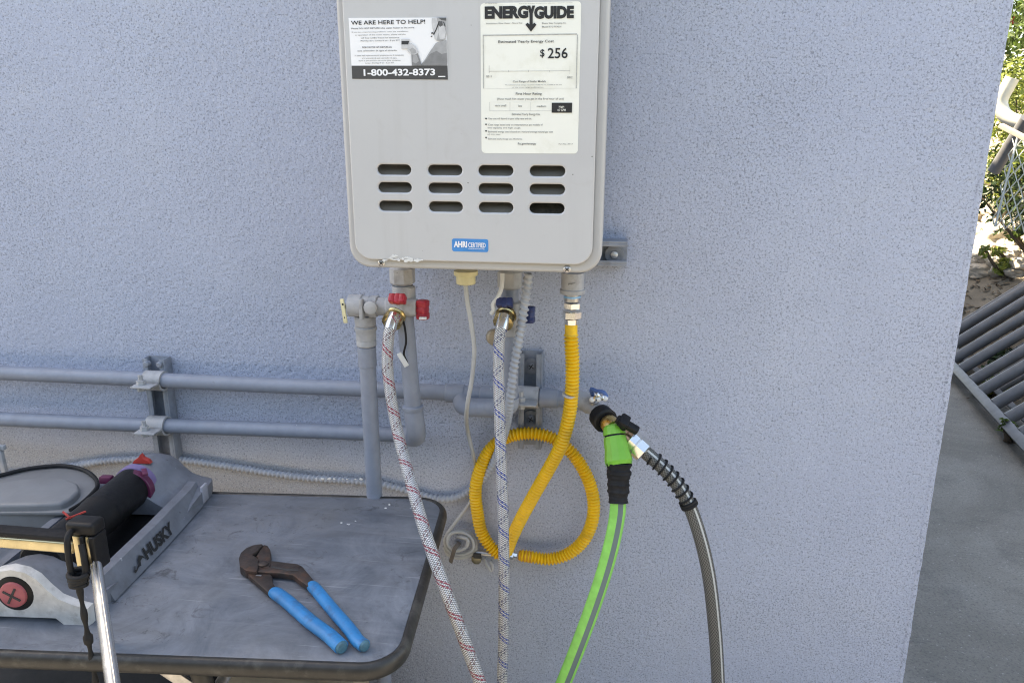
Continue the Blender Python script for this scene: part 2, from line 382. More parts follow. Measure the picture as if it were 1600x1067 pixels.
def table_mat():
    g = N('table_laminate'); v = g.coord()
    def streak(rot, sc, lo, hi, d=5):
        mp = g.n('Mapping'); g.set(mp, 0, v); mp.inputs['Rotation'].default_value = (0, 0, rot); mp.inputs['Scale'].default_value = sc
        return g.ramp(g.noise(mp.outputs[0], 1.0, d, .62, dist=.4), lo, hi)
    b = g.noise(v, 9, 9, .74, dist=.9); c = g.mix(g.ramp(b, .32, .68), (.095, .109, .13), (.235, .252, .28))
    c = g.mix(g.math('MULTIPLY', streak(.5, (7, 30, 6), .52, .68), .35), c, (.11, .11, .115))
    c = g.mix(g.math('MULTIPLY', streak(-.15, (5, 44, 6), .55, .70), .22), c, (.34, .345, .36))
    br = g.ramp(g.noise(v, 3.1, 5, .7), .50, .66); c = g.mix(g.math('MULTIPLY', br, .30), c, (.19, .18, .165))
    ring = g.ramp(g.noise(v, 30, 7, .78, dist=1.6), .55, .64); c = g.mix(g.math('MULTIPLY', ring, g.math('MULTIPLY', g.ramp(g.noise(v, 9, 3), .44, .60), .8)), c, (.065, .065, .068))
    sp = g.ramp(g.noise(v, 95, 3, .7), .68, .73); c = g.mix(g.math('MULTIPLY', sp, .6), c, (.07, .07, .07))
    for rot, k in ((-.6, 150), (.9, 170), (.25, 140)): c = g.mix(g.math('MULTIPLY', streak(rot, (6, k, 6), .71, .73, 2), .28), c, (.46, .47, .48))
    g.base(c, g.math('MULTIPLY_ADD', b, .35, .27), 0, .45); g.bump(g.math('ADD', g.noise(v, 180, 4), g.math('MULTIPLY', b, .8)), .18, .0008); return g.m
M_TABLE = table_mat()
M_RIM = simple('table_rim', (.035, .033, .03), .42, .2, .25, 50, .25, 260, dirt=(.12, .115, .10), dscale=40, damt=.5)
M_BRAID_R = braid_mat('braid_red_tracer', (.30, .02, .05)); M_BRAID_B = braid_mat('braid_blue_tracer', (.02, .06, .32))
M_HOSE_G = stripe_hose('green_hose', (.25, .66, .13), [(.885, .998, (.13, .18, .18))], .4)
M_HOSE_K = stripe_hose('dark_woven_hose', (.05, .05, .047), [(.86, .91, (.50, .51, .49))], .5, 150)

# ------------------------------------------------------------------ ground and building
def alley_mat():
    g = N('alley_concrete'); v = g.coord()
    c = g.mix(g.ramp(g.noise(v, 1.6, 7, .65, dist=.7), .35, .65), (.215, .20, .17), (.33, .31, .27))
    c = g.mix(g.math('MULTIPLY', g.ramp(g.noise(v, 5.5, 6, .7), .52, .70), .5), c, (.14, .135, .125))
    c = g.mix(g.math('MULTIPLY', g.ramp(g.noise(v, 130, 3, .7), .50, .66), .55), c, (.11, .105, .10)); c = g.mix(g.math('MULTIPLY', g.ramp(g.noise(v, 90, 3, .7), .62, .70), .6), c, (.55, .53, .49))
    g.base(c, .88, 0, .25); g.bump(g.noise(v, 110, 6, .75), .8, .006); return g.m
M_GROUND = alley_mat()
M_PATIO = concrete_mat('patio_concrete', (.21, .20, .185), (.27, .256, .235), 1.2)
g_ = mesh_obj('ground', [(-150, -150, 0), (150, -150, 0), (150, 150, 0), (-150, 150, 0)], [(0, 1, 2, 3)], M_GROUND, None, False); g_['kind'] = 'structure'
pt = box('patio', (-9, -9, -.05), (2.6, -.55, .004), M_PATIO, None, .004); pt['kind'] = 'structure'

XC = .548                                         # right corner of the building
def vnoise(nx, nz, cell, seed):                   # smooth value noise sampled on a grid
    r = np.random.RandomState(seed); gx, gz = int(nx / cell) + 4, int(nz / cell) + 4
    gdat = r.rand(gz, gx).astype(np.float32) * 2 - 1
    xs = np.arange(nx) / cell; zs = np.arange(nz) / cell
    xi = xs.astype(int); zi = zs.astype(int); fx = (xs - xi); fz = (zs - zi); fx = fx * fx * (3 - 2 * fx); fz = fz * fz * (3 - 2 * fz)
    a = gdat[zi][:, xi]; b = gdat[zi][:, xi + 1]; c = gdat[zi + 1][:, xi]; d = gdat[zi + 1][:, xi + 1]
    return (a * (1 - fx) + b * fx) * (1 - fz)[:, None] + (c * (1 - fx) + d * fx) * fz[:, None]
def build_wall(parent):
    x0, x1, z0, z1, st = -1.50, XC, .24, 1.70, .0020
    nx = int((x1 - x0) / st) + 1; nz = int((z1 - z0) / st) + 1
    h = .85 * vnoise(nx, nz, 1.9, 1) + .45 * vnoise(nx, nz, 2.7, 2) + .10 * vnoise(nx, nz, 7.5, 3) + .5 * vnoise(nx, nz, 110, 4)
    pit = .5 * vnoise(nx, nz, 2.9, 5) + .5 * vnoise(nx, nz, 2.2, 6)
    h = h - 2.2 * np.clip(-pit - .30, 0, .4); h = np.minimum(h, .6) * .00058
    fx = np.minimum(np.arange(nx), np.arange(nx)[::-1]) / 4.0; fz = np.minimum(np.arange(nz), np.arange(nz)[::-1]) / 6.0
    h = h * np.clip(fx, 0, 1)[None, :] * np.clip(fz, 0, 1)[:, None]
    X = np.linspace(x0, x1, nx); Z = np.linspace(z0, z1, nz)
    co = np.zeros((nz * nx + 12, 3), dtype=np.float32); co[:nz * nx, 0] = np.tile(X, nz); co[:nz * nx, 2] = np.repeat(Z, nx); co[:nz * nx, 1] = -h.ravel()
    i = (np.arange(nz - 1)[:, None] * nx + np.arange(nx - 1)[None, :]).ravel()
    q = np.stack([i, i + 1, i + nx + 1, i + nx], 1)
    o = nz * nx; HT, XL = 3.2, -8.0
    co[o:o + 12] = [(XL, 0, 0), (x0, 0, 0), (x1, 0, 0), (XL, 0, z0), (x0, 0, z0), (x1, 0, z0), (XL, 0, z1), (x0, 0, z1), (x1, 0, z1), (XL, 0, HT), (x0, 0, HT), (x1, 0, HT)]
    ex = [(0, 1, 4, 3), (1, 2, 5, 4), (3, 4, 7, 6), (6, 7, 10, 9), (7, 8, 11, 10)]
    q = np.concatenate([q, np.array(ex) + o]); me = bpy.data.meshes.new('wall'); me.vertices.add(len(co)); me.vertices.foreach_set('co', co.ravel())
    me.loops.add(q.size); me.loops.foreach_set('vertex_index', q.ravel().astype(np.int32)); me.polygons.add(len(q))
    me.polygons.foreach_set('loop_start', np.arange(0, q.size, 4, dtype=np.int32)); me.polygons.foreach_set('loop_total', np.full(len(q), 4, dtype=np.int32))
    me.polygons.foreach_set('use_smooth', np.ones(len(q), dtype=bool)); me.materials.append(M_STUCCO); me.update(calc_edges=True); me.validate()
    ob = bpy.data.objects.new('wall', me); link(ob); return par(ob, parent)
bld = thing('stucco_building', 'flat-roofed building with rough lilac-blue stucco wall behind everything', 'building')
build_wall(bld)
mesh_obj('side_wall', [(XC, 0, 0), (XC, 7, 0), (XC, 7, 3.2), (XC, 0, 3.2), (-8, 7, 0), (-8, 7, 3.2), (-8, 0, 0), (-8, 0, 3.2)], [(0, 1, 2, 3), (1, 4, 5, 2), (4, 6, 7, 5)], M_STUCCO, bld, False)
tube('corner_edge', [Vector((XC - .0045 + .0012 * mnoise.noise(Vector((3.3, 0, k * .9))), .0045, k * .02)) for k in range(160)], .0065, M_STUCCO, bld, n=14, resample=False, rfun=lambda q: 1 + .10 * mnoise.noise(Vector((q * 60, 1.5, 0))) + .12 * min(0, mnoise.noise(Vector((q * 9, 7.5, 0))) + .25))
box('roof', (-8.02, -.03, 3.2), (XC + .03, 7.02, 3.26), simple('roof_felt', (.3, .3, .3), .8), bld, .004)

# ------------------------------------------------------------------ water heater
YF = -.2725                                       # front panel plane
def F(px, py): p = P(px, py, YF); return p.x, p.z
HX0, HX1 = (F(518, 0)[0] + F(544, 385)[0]) / 2, (F(953, 0)[0] + F(941, 390)[0]) / 2
HZ0 = (F(575, 419)[1] + F(915, 430)[1]) / 2; HZ1 = HZ0 + .66
heater = thing('water_heater', 'pale grey wall-mounted tankless water heater with slotted front cover', 'water heater', (0.5 * (HX0 + HX1), -.02, HZ0))
sheet('case', [rrect(HX0 + .006, HZ0 + .004, HX1 - .004, HZ1, .02)], -.222, .187, M_HEATER2, heater, .003)
sheet('cover_skirt', [rrect(HX0 + .004, HZ0 + .003, HX1 - .003, HZ1 - .001, .022), rrect(HX0 + .0065, HZ0 + .0055, HX1 - .0055, HZ1 - .0035, .020)], -.2515, .030, M_HEATER2, heater)
IX0, IX1, IZ0 = HX0 + .0115, HX1 - .0125, HZ0 + .0125
sheet('cover_flange', [rrect(HX0, HZ0, HX1, HZ1, .030), rrect(IX0 + .004, IZ0 + .004, IX1 - .004, HZ1 - .016, .020)], -.264, .0135, M_HEATER2, heater, .005, 4)
slots = []
rows = [((587, 255.5), (644, 271.5), (885, 275.5)), ((588.5, 284), (645, 299.5), (885, 304.5)), ((590, 312.5), (646.5, 328), (884, 333.5))]
def slot_loop(cx, cz, w, h):
    pts = []; r = h / 2
    for s, a0 in ((1, -90), (-1, 90)):
        for i in range(9):
            a = math.radians(a0 + 180 * i / 8); pts.append((cx + s * (w / 2 - r) + r * math.cos(a), cz + r * math.sin(a)))
    return pts
cxs = [F(616.5, 292)[0], F(695.5, 294)[0], F(774.5, 295)[0], F(854.8, 297)[0]]
czs = [F(735, 266.5)[1], F(735, 294.7)[1], F(735, 324)[1]]
SW, SH = .0465, .0135
for cx in cxs:
    for cz in czs: slots.append((cx, cz))
sheet('front_panel', [rrect(IX0, IZ0, IX1, HZ1 - .012, .024)] + [slot_loop(cx, cz, SW, SH) for cx, cz in slots], YF, .006, M_HEATER, heater, .0022, 3)
me0 = None
for i, (cx, cz) in enumerate(slots):              # pressed plates behind the slots; the last one is missing
    if i == len(slots) - 1: continue
    M = Matrix.Translation((cx, YF + .0215, cz - .001)) @ Matrix.Rotation(math.radians(-48), 4, 'X')
    if me0 is None:
        b0 = box('louvre_plate', (-.0275, -.001, -.0155), (.0275, .001, .0145), M_BAFFLE, heater, .0004, None, 1); me0 = b0.data
    else: b0 = bpy.data.objects.new('louvre_plate', me0); link(b0)
    b0.parent = heater; b0.matrix_parent_inverse = Matrix.Identity(4); b0.matrix_local = Matrix.Translation(-Vector(heater.location)) @ M
sheet('inner_screen', [rrect(cxs[-1] - .03, czs[-1] - .012, cxs[-1] + .03, czs[-1] + .012, .002)], YF + .034, .001, simple('brown_metal', (.16, .145, .12), .7, 0, .5, 90, .3), heater)  # brown plate behind the slot without a louvre
def screw(px, py, y, parent, r=.0052):
    c = P(px, py, y)
    s = lathe('screw', c + Vector((0, .002, 0)), (0, -1, 0), [(0, r), (.0022, r), (.0034, r * .75), (.0038, r * .3)], M_STEEL, parent, 16)
    for a in (45, 135):
        box('screw_slot', (-r * .62, -.0006, -r * .12), (r * .62, .0006, r * .12), M_DARK, s, 0, Matrix.Translation(c + Vector((0, -.0016, 0))) @ Matrix.Rotation(math.radians(a), 4, 'Y'))
screw(596, 411, -.2645, heater); screw(886, 421, -.2645, heater)
# worn patches where the enamel has peeled
def blot(name, cx, cz, rx, rz, y, mat, parent, seed, n=26, rag=.35):
    r = random.Random(seed); return poly_flat(name, [(cx + rx * (1 + r.uniform(-rag, rag)) * math.cos(2 * math.pi * i / n), cz + rz * (1 + r.uniform(-rag, rag)) * math.sin(2 * math.pi * i / n)) for i in range(n)][::-1], y, mat, parent)
chip_rnd = random.Random(3)
for k in range(26):
    t_ = chip_rnd.random(); px = 598 + 62 * t_; top = 398 + 8.5 * abs(t_ - .25) ** .8; py = top + (407.5 - top) * chip_rnd.random() ** .7
    x, z = F(px, py); blot('paint_chip', x, z, chip_rnd.uniform(.0012, .0045), chip_rnd.uniform(.0006, .0019), YF - .0002 - k * .00003, M_WHITE, heater, 40 + k, 16, .5)
for k, (px, py) in enumerate(((731.5, 286), (895, 273), (925, 245))):
    x, z = F(px, py); blot('speck', x, z, .0009, .0007, YF - .0003, M_INKS, heater, 60 + k, 8)

# help sticker
def rect_px(x0, y0, x1, y1): a = F(x0, y1); b = F(x1, y0); return a[0], a[1], b[0], b[1]
def print_px(body, x0, y0, x1, y1, mat, parent, bold=0, dy=.0009): text_fit('lettering', body, *rect_px(x0, y0, x1, y1), YF - dy, mat, parent, bold)
def quad(name, x0, y0, x1, y1, mat, parent, dy):
    a, b, c, d = rect_px(x0, y0, x1, y1); return poly_flat(name, [(a, b), (c, b), (c, d), (a, d)], YF - dy, mat, parent)
st = sheet('help_sticker', [[F(544.6, 28.7), F(697.5, 28), F(700, 125), F(550.6, 123.7)]], YF - .0003, .0003, M_PAPER, heater); st['label'] = 'black and white helpline sticker with telephone number'
poly_flat('number_band', [F(549.5, 103.2), F(699.3, 103.2), F(700, 125), F(550.6, 123.7)][::-1], YF - .0005, M_BAND, st)
print_px('WE ARE HERE TO HELP!', 548.9, 31.2, 664.4, 39.6, M_INK, st, .012)
for body, x0, y0, x1, y1, bo in (('Please DO NOT RETURN this water heater to the store.', 549.5, 42.6, 648, 46.4, .01), ('If you are experiencing problems with the installation', 550, 48.8, 638, 52.4, .006),
        ('or operation of this water heater, please call the', 555, 53.3, 634, 57, .006), ('toll free number below for assistance', 564, 58, 624, 61.2, .006), ('Monday thru Sunday 8 am - 8 pm EST', 564, 62.6, 625, 66.2, .006),
        ('POR FAVOR NO DEVUELVA', 566.5, 72.8, 612.5, 76, .01), ('este calentador de agua al almacén.', 559, 78, 621, 82, .006), ('Si usted está experimentando problemas con la instalación', 554.5, 85.6, 631, 89.2, .003),
        ('o la operación de este calentador de agua,', 566, 90, 620.5, 93.2, .003), ('llame a este número sin costo para asistencia', 561, 93.9, 626, 97, .003), ('Lunes a Domingo 8 am - 8 pm EST', 571, 97.7, 616, 100.6, .003)):
    print_px(body, x0, y0, x1, y1, M_INKS if bo < .008 else M_INK, st, bo)
print_px('1-800-432-8373', 568.7, 107.6, 680, 119.4, M_PAPER, st, .03)
quad('printed_rule', 685, 119.2, 696, 121, M_PAPER, st, .0008)
def zs(q): return F(520 + q[0] / 8, 10 + q[1] / 8)
G = [simple('print_grey_%d' % k, (v, v, v), .5, 0, .12, 160, 0) for k, v in enumerate((.55, .36, .22, .10, .035))]
pic = [(1, [(1085, 745), (1140, 690), (1205, 585), (1290, 465), (1345, 440), (1424, 425), (1432, 745)]), (2, [(1085, 745), (1150, 695), (1215, 600), (1300, 560), (1360, 600), (1428, 585), (1432, 745)]),
       (0, [(1240, 150), (1300, 146), (1330, 200), (1345, 300), (1330, 400), (1300, 435), (1275, 410), (1262, 330), (1243, 270), (1238, 200)]), (1, [(1300, 146), (1420, 146), (1423, 350), (1410, 415), (1340, 440), (1300, 435), (1320, 330), (1318, 230)]),
       (0, [(1330, 250), (1395, 250), (1415, 330), (1400, 410), (1340, 415), (1322, 330)]), (3, [(1320, 146), (1420, 146), (1421, 185), (1360, 178)]), (4, [(1325, 190), (1345, 190), (1300, 300), (1268, 365), (1255, 355), (1290, 290)]),
       (3, [(1330, 195), (1372, 190), (1378, 240), (1345, 262), (1325, 240)]), (4, [(1380, 195), (1395, 200), (1412, 260), (1400, 255)]), (3, [(1230, 335), (1258, 325), (1262, 345), (1236, 352)]), (3, [(1225, 380), (1245, 370), (1248, 385), (1230, 392)]),
       (2, [(985, 600), (1060, 575), (1100, 690), (1112, 745), (992, 745)]), (1, [(1000, 620), (1050, 610), (1080, 690), (1040, 720), (1000, 700)]), (0, [(935, 560), (945, 490), (990, 465), (1040, 510), (1075, 580), (1030, 610), (985, 605)]),
       (1, [(960, 545), (1000, 520), (1040, 550), (1050, 590), (990, 600)]), (0, [(860, 415), (965, 415), (965, 440), (948, 500), (940, 535), (862, 538)]), (4, [(862, 437), (960, 437), (945, 482), (862, 482)])]
for k, (c, pts) in enumerate(pic): poly_flat('printed_figure', [zs(q) for q in pts][::-1], YF - .0009 - k * .00004, G[c], st)

# energy label
lx0, lz0, lx1, lz1 = rect_px(752.5, 2.5, 908.5, 239.5)
lab = sheet('energy_label', [rrect(lx0, lz0, lx1, lz1, .005)], YF - .0003, .0003, M_LABEL, heater); lab['label'] = 'tall cream energy cost label with bold black heading'
print_px('ENERG', 757.6, 9.4, 825.5, 30.6, M_INK, lab, .062); print_px('GUIDE', 834.6, 9.4, 897, 30.6, M_INK, lab, .062)
def ye(x, y): return F(740 + x / 8.889, y / 8.889)
poly_flat('arrow_mark', [ye(*q) for q in ((748, 85), (790, 85), (802, 140), (815, 85), (856, 85), (822, 195), (822, 345), (845, 322), (873, 350), (798, 447), (722, 350), (750, 322), (778, 345), (778, 195))][::-1], YF - .001, M_INK, lab)
EG = [('U.S. Government', 758, 4.6, 777, 6.8, 0, .002), ('Federal law prohibits removal of this label before consumer purchase.', 811, 4.4, 895, 7.2, 0, .002), ('Instantaneous Water Heater - Natural Gas', 760, 35.5, 816, 38.6, 0, .004),
      ('Rheem Sales Company, Inc.', 847, 35.2, 885, 39.2, 0, .004), ('Model RTG-95XLN', 847, 41, 877, 44, 0, .004), ('Estimated Yearly Energy Cost', 778.8, 62.8, 865.6, 69.2, 1, .008), ('$', 844, 77.5, 851, 91, 1, .012), ('256', 855.8, 75.2, 887.2, 92, 1, .012),
      ('$211', 760, 118.4, 768.4, 122, 0, .01), ('$312', 886.5, 119.6, 894.5, 123.6, 0, .01), ('Cost Range of Similar Models', 801.6, 126, 853, 130.4, 0, .01), ('The estimated yearly energy cost of this model was not available at the time', 789, 132, 878, 134.6, 0, 0),
      ('of the cost range publication', 800, 136, 849, 138.2, 0, 0), ('First Hour Rating', 806, 145, 846.5, 150, 0, .014), ('(How much hot water you get in the first hour of use)', 777, 153, 881, 157.6, 0, .002), ('very small', 773.4, 163.6, 791, 168.2, 0, .004), ('low', 810, 164.2, 816, 167.6, 0, .008), ('medium', 838.8, 164.8, 853.4, 168, 0, .006),
      ('Estimated Yearly Energy Use', 800, 177.2, 844, 181.6, 0, .006), ('Your cost will depend on your utility rates and use.', 763, 184.4, 831, 188, 0, .008), ('Cost range based only on instantaneous gas models of', 763, 194, 848, 197.6, 0, .002), ('this capacity and high usage.', 762, 199, 814, 202, 0, .002),
      ('Estimated energy cost is based on a national average natural gas cost', 763, 205, 864, 208.4, 0, .002), ('of this year.', 762, 209.4, 783, 211.8, 0, .002), ('Estimated yearly energy use: 242 therms', 763, 216.2, 816, 219.4, 0, .002), ('ftc.gov/energy', 809, 223.2, 838, 227.4, 0, .016), ('Part No. AP17', 873, 224.4, 895, 226.4, 0, .002)]
for body, x0, y0, x1, y1, dark, bo in EG: print_px(body, x0, y0, x1, y1, M_INK if dark else M_INKS, lab, bo)
def rule(x0, y0, x1, y1, w=.55, m=None):
    if abs(x1 - x0) > abs(y1 - y0): quad('printed_rule', x0, y0 - w / 2, x1, y0 + w / 2, m or M_RULE, lab, .0008)
    else: quad('printed_rule', x0 - w / 2, y0, x0 + w / 2, y1, m or M_RULE, lab, .0011)
for a in ((755.5, 55, 901.5, 55), (755.5, 138.8, 901, 138.8), (755.5, 55, 755.5, 138.8), (901.3, 55, 901.3, 138.8), (764.5, 111.6, 890.5, 111.6), (764.5, 103, 764.5, 115), (890.5, 104, 890.5, 116.4), (795, 110, 795, 113.4), (826, 110, 826, 113.4), (859, 110, 859, 113.6)): rule(*a)
for a in ((765.5, 160, 862, 160), (765.5, 173.6, 862, 173.6), (765.5, 160, 765.5, 173.6), (797, 160, 797, 173.6), (829.4, 160, 829.4, 173.6)): rule(*a, w=.4)
quad('rating_block', 862, 161, 894, 176.6, M_INK, lab, .0009)
print_px('high', 873.4, 165.6, 881.6, 169.6, M_LABEL, lab, .01, .0013); print_px('4.7 GPM', 871, 170.6, 884, 174.4, M_LABEL, lab, .012, .0013)
for py in (185.8, 194.8, 205, 215.4): x, z = F(759.6, py); blot('bullet_mark', x, z, .0011, .0011, YF - .0009, M_INK, lab, 3, 10, 0)

# certification sticker
ax0, az0, ax1, az1 = rect_px(706.5, 374, 763, 392.8)
ahri = sheet('certification_sticker', [rrect(ax0, az0, ax1, az1, .003)], YF - .0003, .0003, M_BLUEST, heater); ahri['label'] = 'small sky-blue certification sticker'
print_px('AHRI', 709.3, 377, 730, 386.4, M_PAPER, ahri, .045); print_px('CERTIFIED', 732, 379.6, 759, 386.6, M_PAPER, ahri, .02); print_px('www.ahridirectory.org', 732, 387.8, 757, 390, M_PAPER, ahri, .004)

# mounting rail behind the heater's lower right corner
rail = thing('mounting_rail', 'short grey channel rail sticking out behind heater at lower right', 'bracket', (P(960, 397, -.01).x, 0, P(960, 397, -.01).z), 'steel mounting channels')
a = P(979, 414, -.012); b = P(900, 376, -.012)
rx1, rz0, rz1 = a.x, P(960, 415.5, -.03).z, P(960, 376.5, -.03).z
box('web', (rx1 - .30, -.006, rz0), (rx1, -.002, rz1), M_STRUT, rail, .0006)
for z in (rz0, rz1 - .0035): box('flange', (rx1 - .30, -.034, z), (rx1, -.006, z + .0035), M_STRUT, rail, .0006)
box('lip', (rx1 - .30, -.0345, rz0 + .0035), (rx1, -.032, rz0 + .009), M_STRUT, rail, .0006); box('lip', (rx1 - .30, -.0345, rz1 - .009), (rx1, -.032, rz1 - .0035), M_STRUT, rail, .0006)
c = P(960, 397.5, -.012); lathe('washer', c, (0, -1, 0), [(0, .0155), (.003, .0155), (.0035, .014)], M_STRUT, rail, 28); lathe('bolt_head', c + Vector((0, -.0035, 0)), (0, -1, 0), [(0, .0058), (.003, .0058), (.0045, .003)], M_ZINC, rail, 14)

# ------------------------------------------------------------------ wall pipes and their channels
RP = .0138; YP = -.040
def pipe_px(name, pts, r, mat, parent, **k): return tube(name, [P(*q) for q in pts], r, mat, parent, **k)
up_pipe = thing('water_pipe', 'upper painted grey pipe running along the wall to the hose tap', 'pipe', P(400, 598, YP), 'painted wall pipes')
pipe_px('pipe', [(-260, 571, YP), (-100, 578, YP), (150, 589, YP), (400, 601, YP), (600, 609, YP), (740, 615.5, YP), (905, 625, YP)], RP, M_PIPE, up_pipe, step=.03, n=20)
for px, py in ((712, 614.5), (766, 617), (858, 622)):
    c = P(px, py, YP); d = (P(px + 10, py + .5, YP) - c); lathe('coupling', c - d.normalized() * .017, d, [(0, RP + .001), (.002, RP + .0028), (.032, RP + .0028), (.034, RP + .001)], M_PIPE, up_pipe, 22)
lo_pipe = thing('water_pipe', 'lower painted grey pipe running along the wall under the longer one', 'pipe', P(400, 670, YP), 'painted wall pipes')
pipe_px('pipe', [(-260, 643, YP), (-100, 650, YP), (150, 661, YP), (400, 670, YP), (560, 676, YP), (634, 679.5, YP)], RP, M_PIPE, lo_pipe, step=.03, n=20)

def channel(label, px, pyt, pyb, wpx, group='steel mounting channels'):
    top = P(px[0], pyt, -.021); bot = P(px[1], pyb, -.021); cx = (top.x + bot.x) / 2; w = wpx; z1, z0 = top.z, bot.z
    t = thing('strut_channel', label, 'bracket', (cx, 0, z0), group)
    box('web', (cx - w / 2, -.005, z0), (cx + w / 2, -.0022, z1), M_STRUT, t, .0005)
    for s in (-1, 1):
        xa = cx + s * w / 2
        box('flange', (min(xa, xa - s * .003), -.0255, z0), (max(xa, xa - s * .003), -.005, z1), M_STRUT, t, .0007)
        box('lip', (min(xa - s * .003, xa - s * .0105), -.0258, z0), (max(xa - s * .003, xa - s * .0105), -.0232, z1), M_STRUT, t, .0007)
    return t, cx
chL, xL = channel('tall slotted channel holding both wall pipes on the left', (240, 262), 560, 720, .044)
chR, xR = channel('slotted channel with two round washers between conduit and yellow hose', (831, 826), 552, 700, .042)
def clamp(label, px, py, group='pipe clamps'):
    """two-piece strap round the pipe with ears and a bolt in front"""
    c = P(px, py, YP); t = thing('pipe_clamp', label, 'clamp', c, group); r = RP + .0012; w = .036
    for s in (1, -1):                              # upper and lower half straps
        vs = []; fs = []; nA = 14
        for i in range(nA + 1):
            a = math.radians(8 + 164 * i / nA) if s > 0 else math.radians(-8 - 164 * i / nA)
            for rr in (r, r + .0038):
                for x in (-w / 2, w / 2): vs.append(c + Vector((x, -rr * math.cos(a), rr * math.sin(a))))
        for i in range(nA):
            o = i * 4; fs += [(o, o + 4, o + 5, o + 1), (o + 2, o + 3, o + 7, o + 6), (o, o + 2, o + 6, o + 4), (o + 1, o + 5, o + 7, o + 3)]
        fs += [(0, 1, 3, 2), (nA * 4, nA * 4 + 2, nA * 4 + 3, nA * 4 + 1)]
        mesh_obj('strap', vs, fs, M_FIT, t, True, auto=40)
        z = s * .0016; box('ear', (-w / 2 - .004, -r - .030, z - .0012), (w / 2, -r - .001, z + .0012), M_FIT, t, .0004, Matrix.Translation(c) @ Matrix.Rotation(math.radians(s * 2), 4, 'X'))
    b = c + Vector((-.009, -r - .015, -.010)); lathe('bolt', b, (0, 0, 1), [(0, .0078), (.006, .0078), (.0061, .004), (.0115, .004), (.0117, .0078), (.020, .0078), (.0201, .0042), (.030, .004)], M_FIT, t, 6)
    return t
clamp('clamp gripping the upper pipe at top of the left channel', 243, 594.5); clamp('clamp gripping the lower pipe below the middle of left channel', 248, 664.5); clamp('clamp with chipped bolt on the right channel', 826, 620)
for sx in (-.012, .014):
    c = Vector((xL + sx, -.026, P(248, 569, -.026).z)); lathe('channel_nut', c + Vector((0, .004, 0)), (0, -1, 0), [(0, .0055), (.009, .0055), (.0105, .004)], M_STRUT, chL, 12)
for py in (573, 655):
    z = P(828, py, -.012).z; c = Vector((xR, -.005, z)); lathe('washer', c, (0, -1, 0), [(0, .0152), (.0028, .0152), (.0034, .0138)], M_STRUT, chR, 28); lathe('bolt_head', c + Vector((0, -.0034, 0)), (0, -1, 0), [(0, .0072), (.002, .0072), (.004, .004)], M_STRUT, chR, 14)
    for a_ in (30, 120): box('screw_slot', (-.005, -.0005, -.0008), (.005, .0005, .0008), M_DARK, chR, 0, Matrix.Translation(c + Vector((0, -.0076, 0))) @ Matrix.Rotation(math.radians(a_), 4, 'Y'))

# ------------------------------------------------------------------ hot side: riser, valve, relief pipe
YV = -.105
hot = thing('hot_riser_pipe', 'grey pipe dropping from heater behind the red-flecked hose', 'pipe', P(648, 676, YV), 'risers under the heater')
c = P(629, 424, YV); lathe('union_nut', P(629, 444, YV), (0, 0, 1), [(0, .017), (.003, .0205), (.026, .0205), (.03, .017)], M_FIT, hot, 8)
lathe('threaded_ring', P(629, 446, YV), (0, 0, -1), [(0, .0175), (.014, .0175), (.016, .0165)], M_FIT, hot, 20)
hp = [P(629, 440, YV), P(632, 480, YV), P(637, 540, YV), P(642, 600, YV), P(646.5, 645, YV)]
tube('pipe', hp, RP, M_PIPE, hot, n=20, step=.02)
tube('elbow', [P(645.5, 638, YV), P(647.5, 655, YV), P(650, 672, YV + .004), P(650, 681, YV + .020), P(645, 683, YV + .045), P(630, 679, YP)], RP + .0028, M_PIPE, hot, n=20, step=.004)
lathe('pipe_collar', P(645.2, 641, YV), (0, 0, 1), [(0, RP + .003), (.002, RP + .0042), (.008, RP + .0042), (.01, RP + .001)], M_PIPE, hot, 20)

hv = thing('hot_water_valve', 'grey brass-trimmed service valve with two red handles under heater', 'valve', P(600, 480, YV - .02))
A = P(546, 477, YV - .012); B = P(652, 481, YV - .012); ax = B - A; L = ax.length
lathe('valve_body', A, ax, [(0, .010), (.001, .0185), (.022, .0185), (.024, .0165), (.034, .0165), (.036, .0148), (L * .55, .0148), (L * .58, .018), (L * .8, .018), (L * .82, .0145), (L, .0145)], M_FIT, hv, 24)
lathe('hex_section', A + ax * .30, ax, [(0, .016), (.001, .0185), (.014, .0185), (.015, .016)], M_FIT, hv, 6)
c = P(580, 480, YV - .03); lathe('blank_plug', c, (0, -1, 0), [(0, .011), (.006, .011), (.008, .008)], M_FIT, hv, 20)
box('rib', (-.003, -.006, -.017), (.003, .006, .017), M_FIT, hv, .002, Matrix.Translation(P(565, 483, YV - .032)))
lathe('port_neck', P(634, 448, YV), (0, 0, -1), [(0, .0155), (.03, .0155)], M_FIT, hv, 20)
def valve_handle(pt, axis, mat, parent, s=1.0, ref=(0, 0, 1)):
    """butterfly-style knob: hub with three stubby wings"""
    pt = Vector(pt); t = Vector(axis).normalized()
    h = lathe('handle', pt, t, [(0, .006 * s), (.002 * s, .0095 * s), (.013 * s, .0105 * s), (.016 * s, .0085 * s), (.017 * s, .004 * s)], mat, parent, 12)
    e = Vector(ref); e = (e - t * e.dot(t)).normalized(); b = t.cross(e)
    for sg in (-1, 1):
        M = frame(pt + t * .009 * s + e * (.010 * s * sg), t, z=e); box('wing', (-.009 * s, -.0085 * s, -.006 * s), (.009 * s, .0085 * s, .006 * s), mat, h, .003 * s, M)
    return h
lathe('valve_stem', P(623, 472, YV - .02), (0, -.6, .5), [(0, .008), (.016, .008)], M_FIT, hv, 14)
valve_handle(P(623, 470, YV - .036), (0, -.75, .55), M_RED, hv, .84, (1, 0, 0))
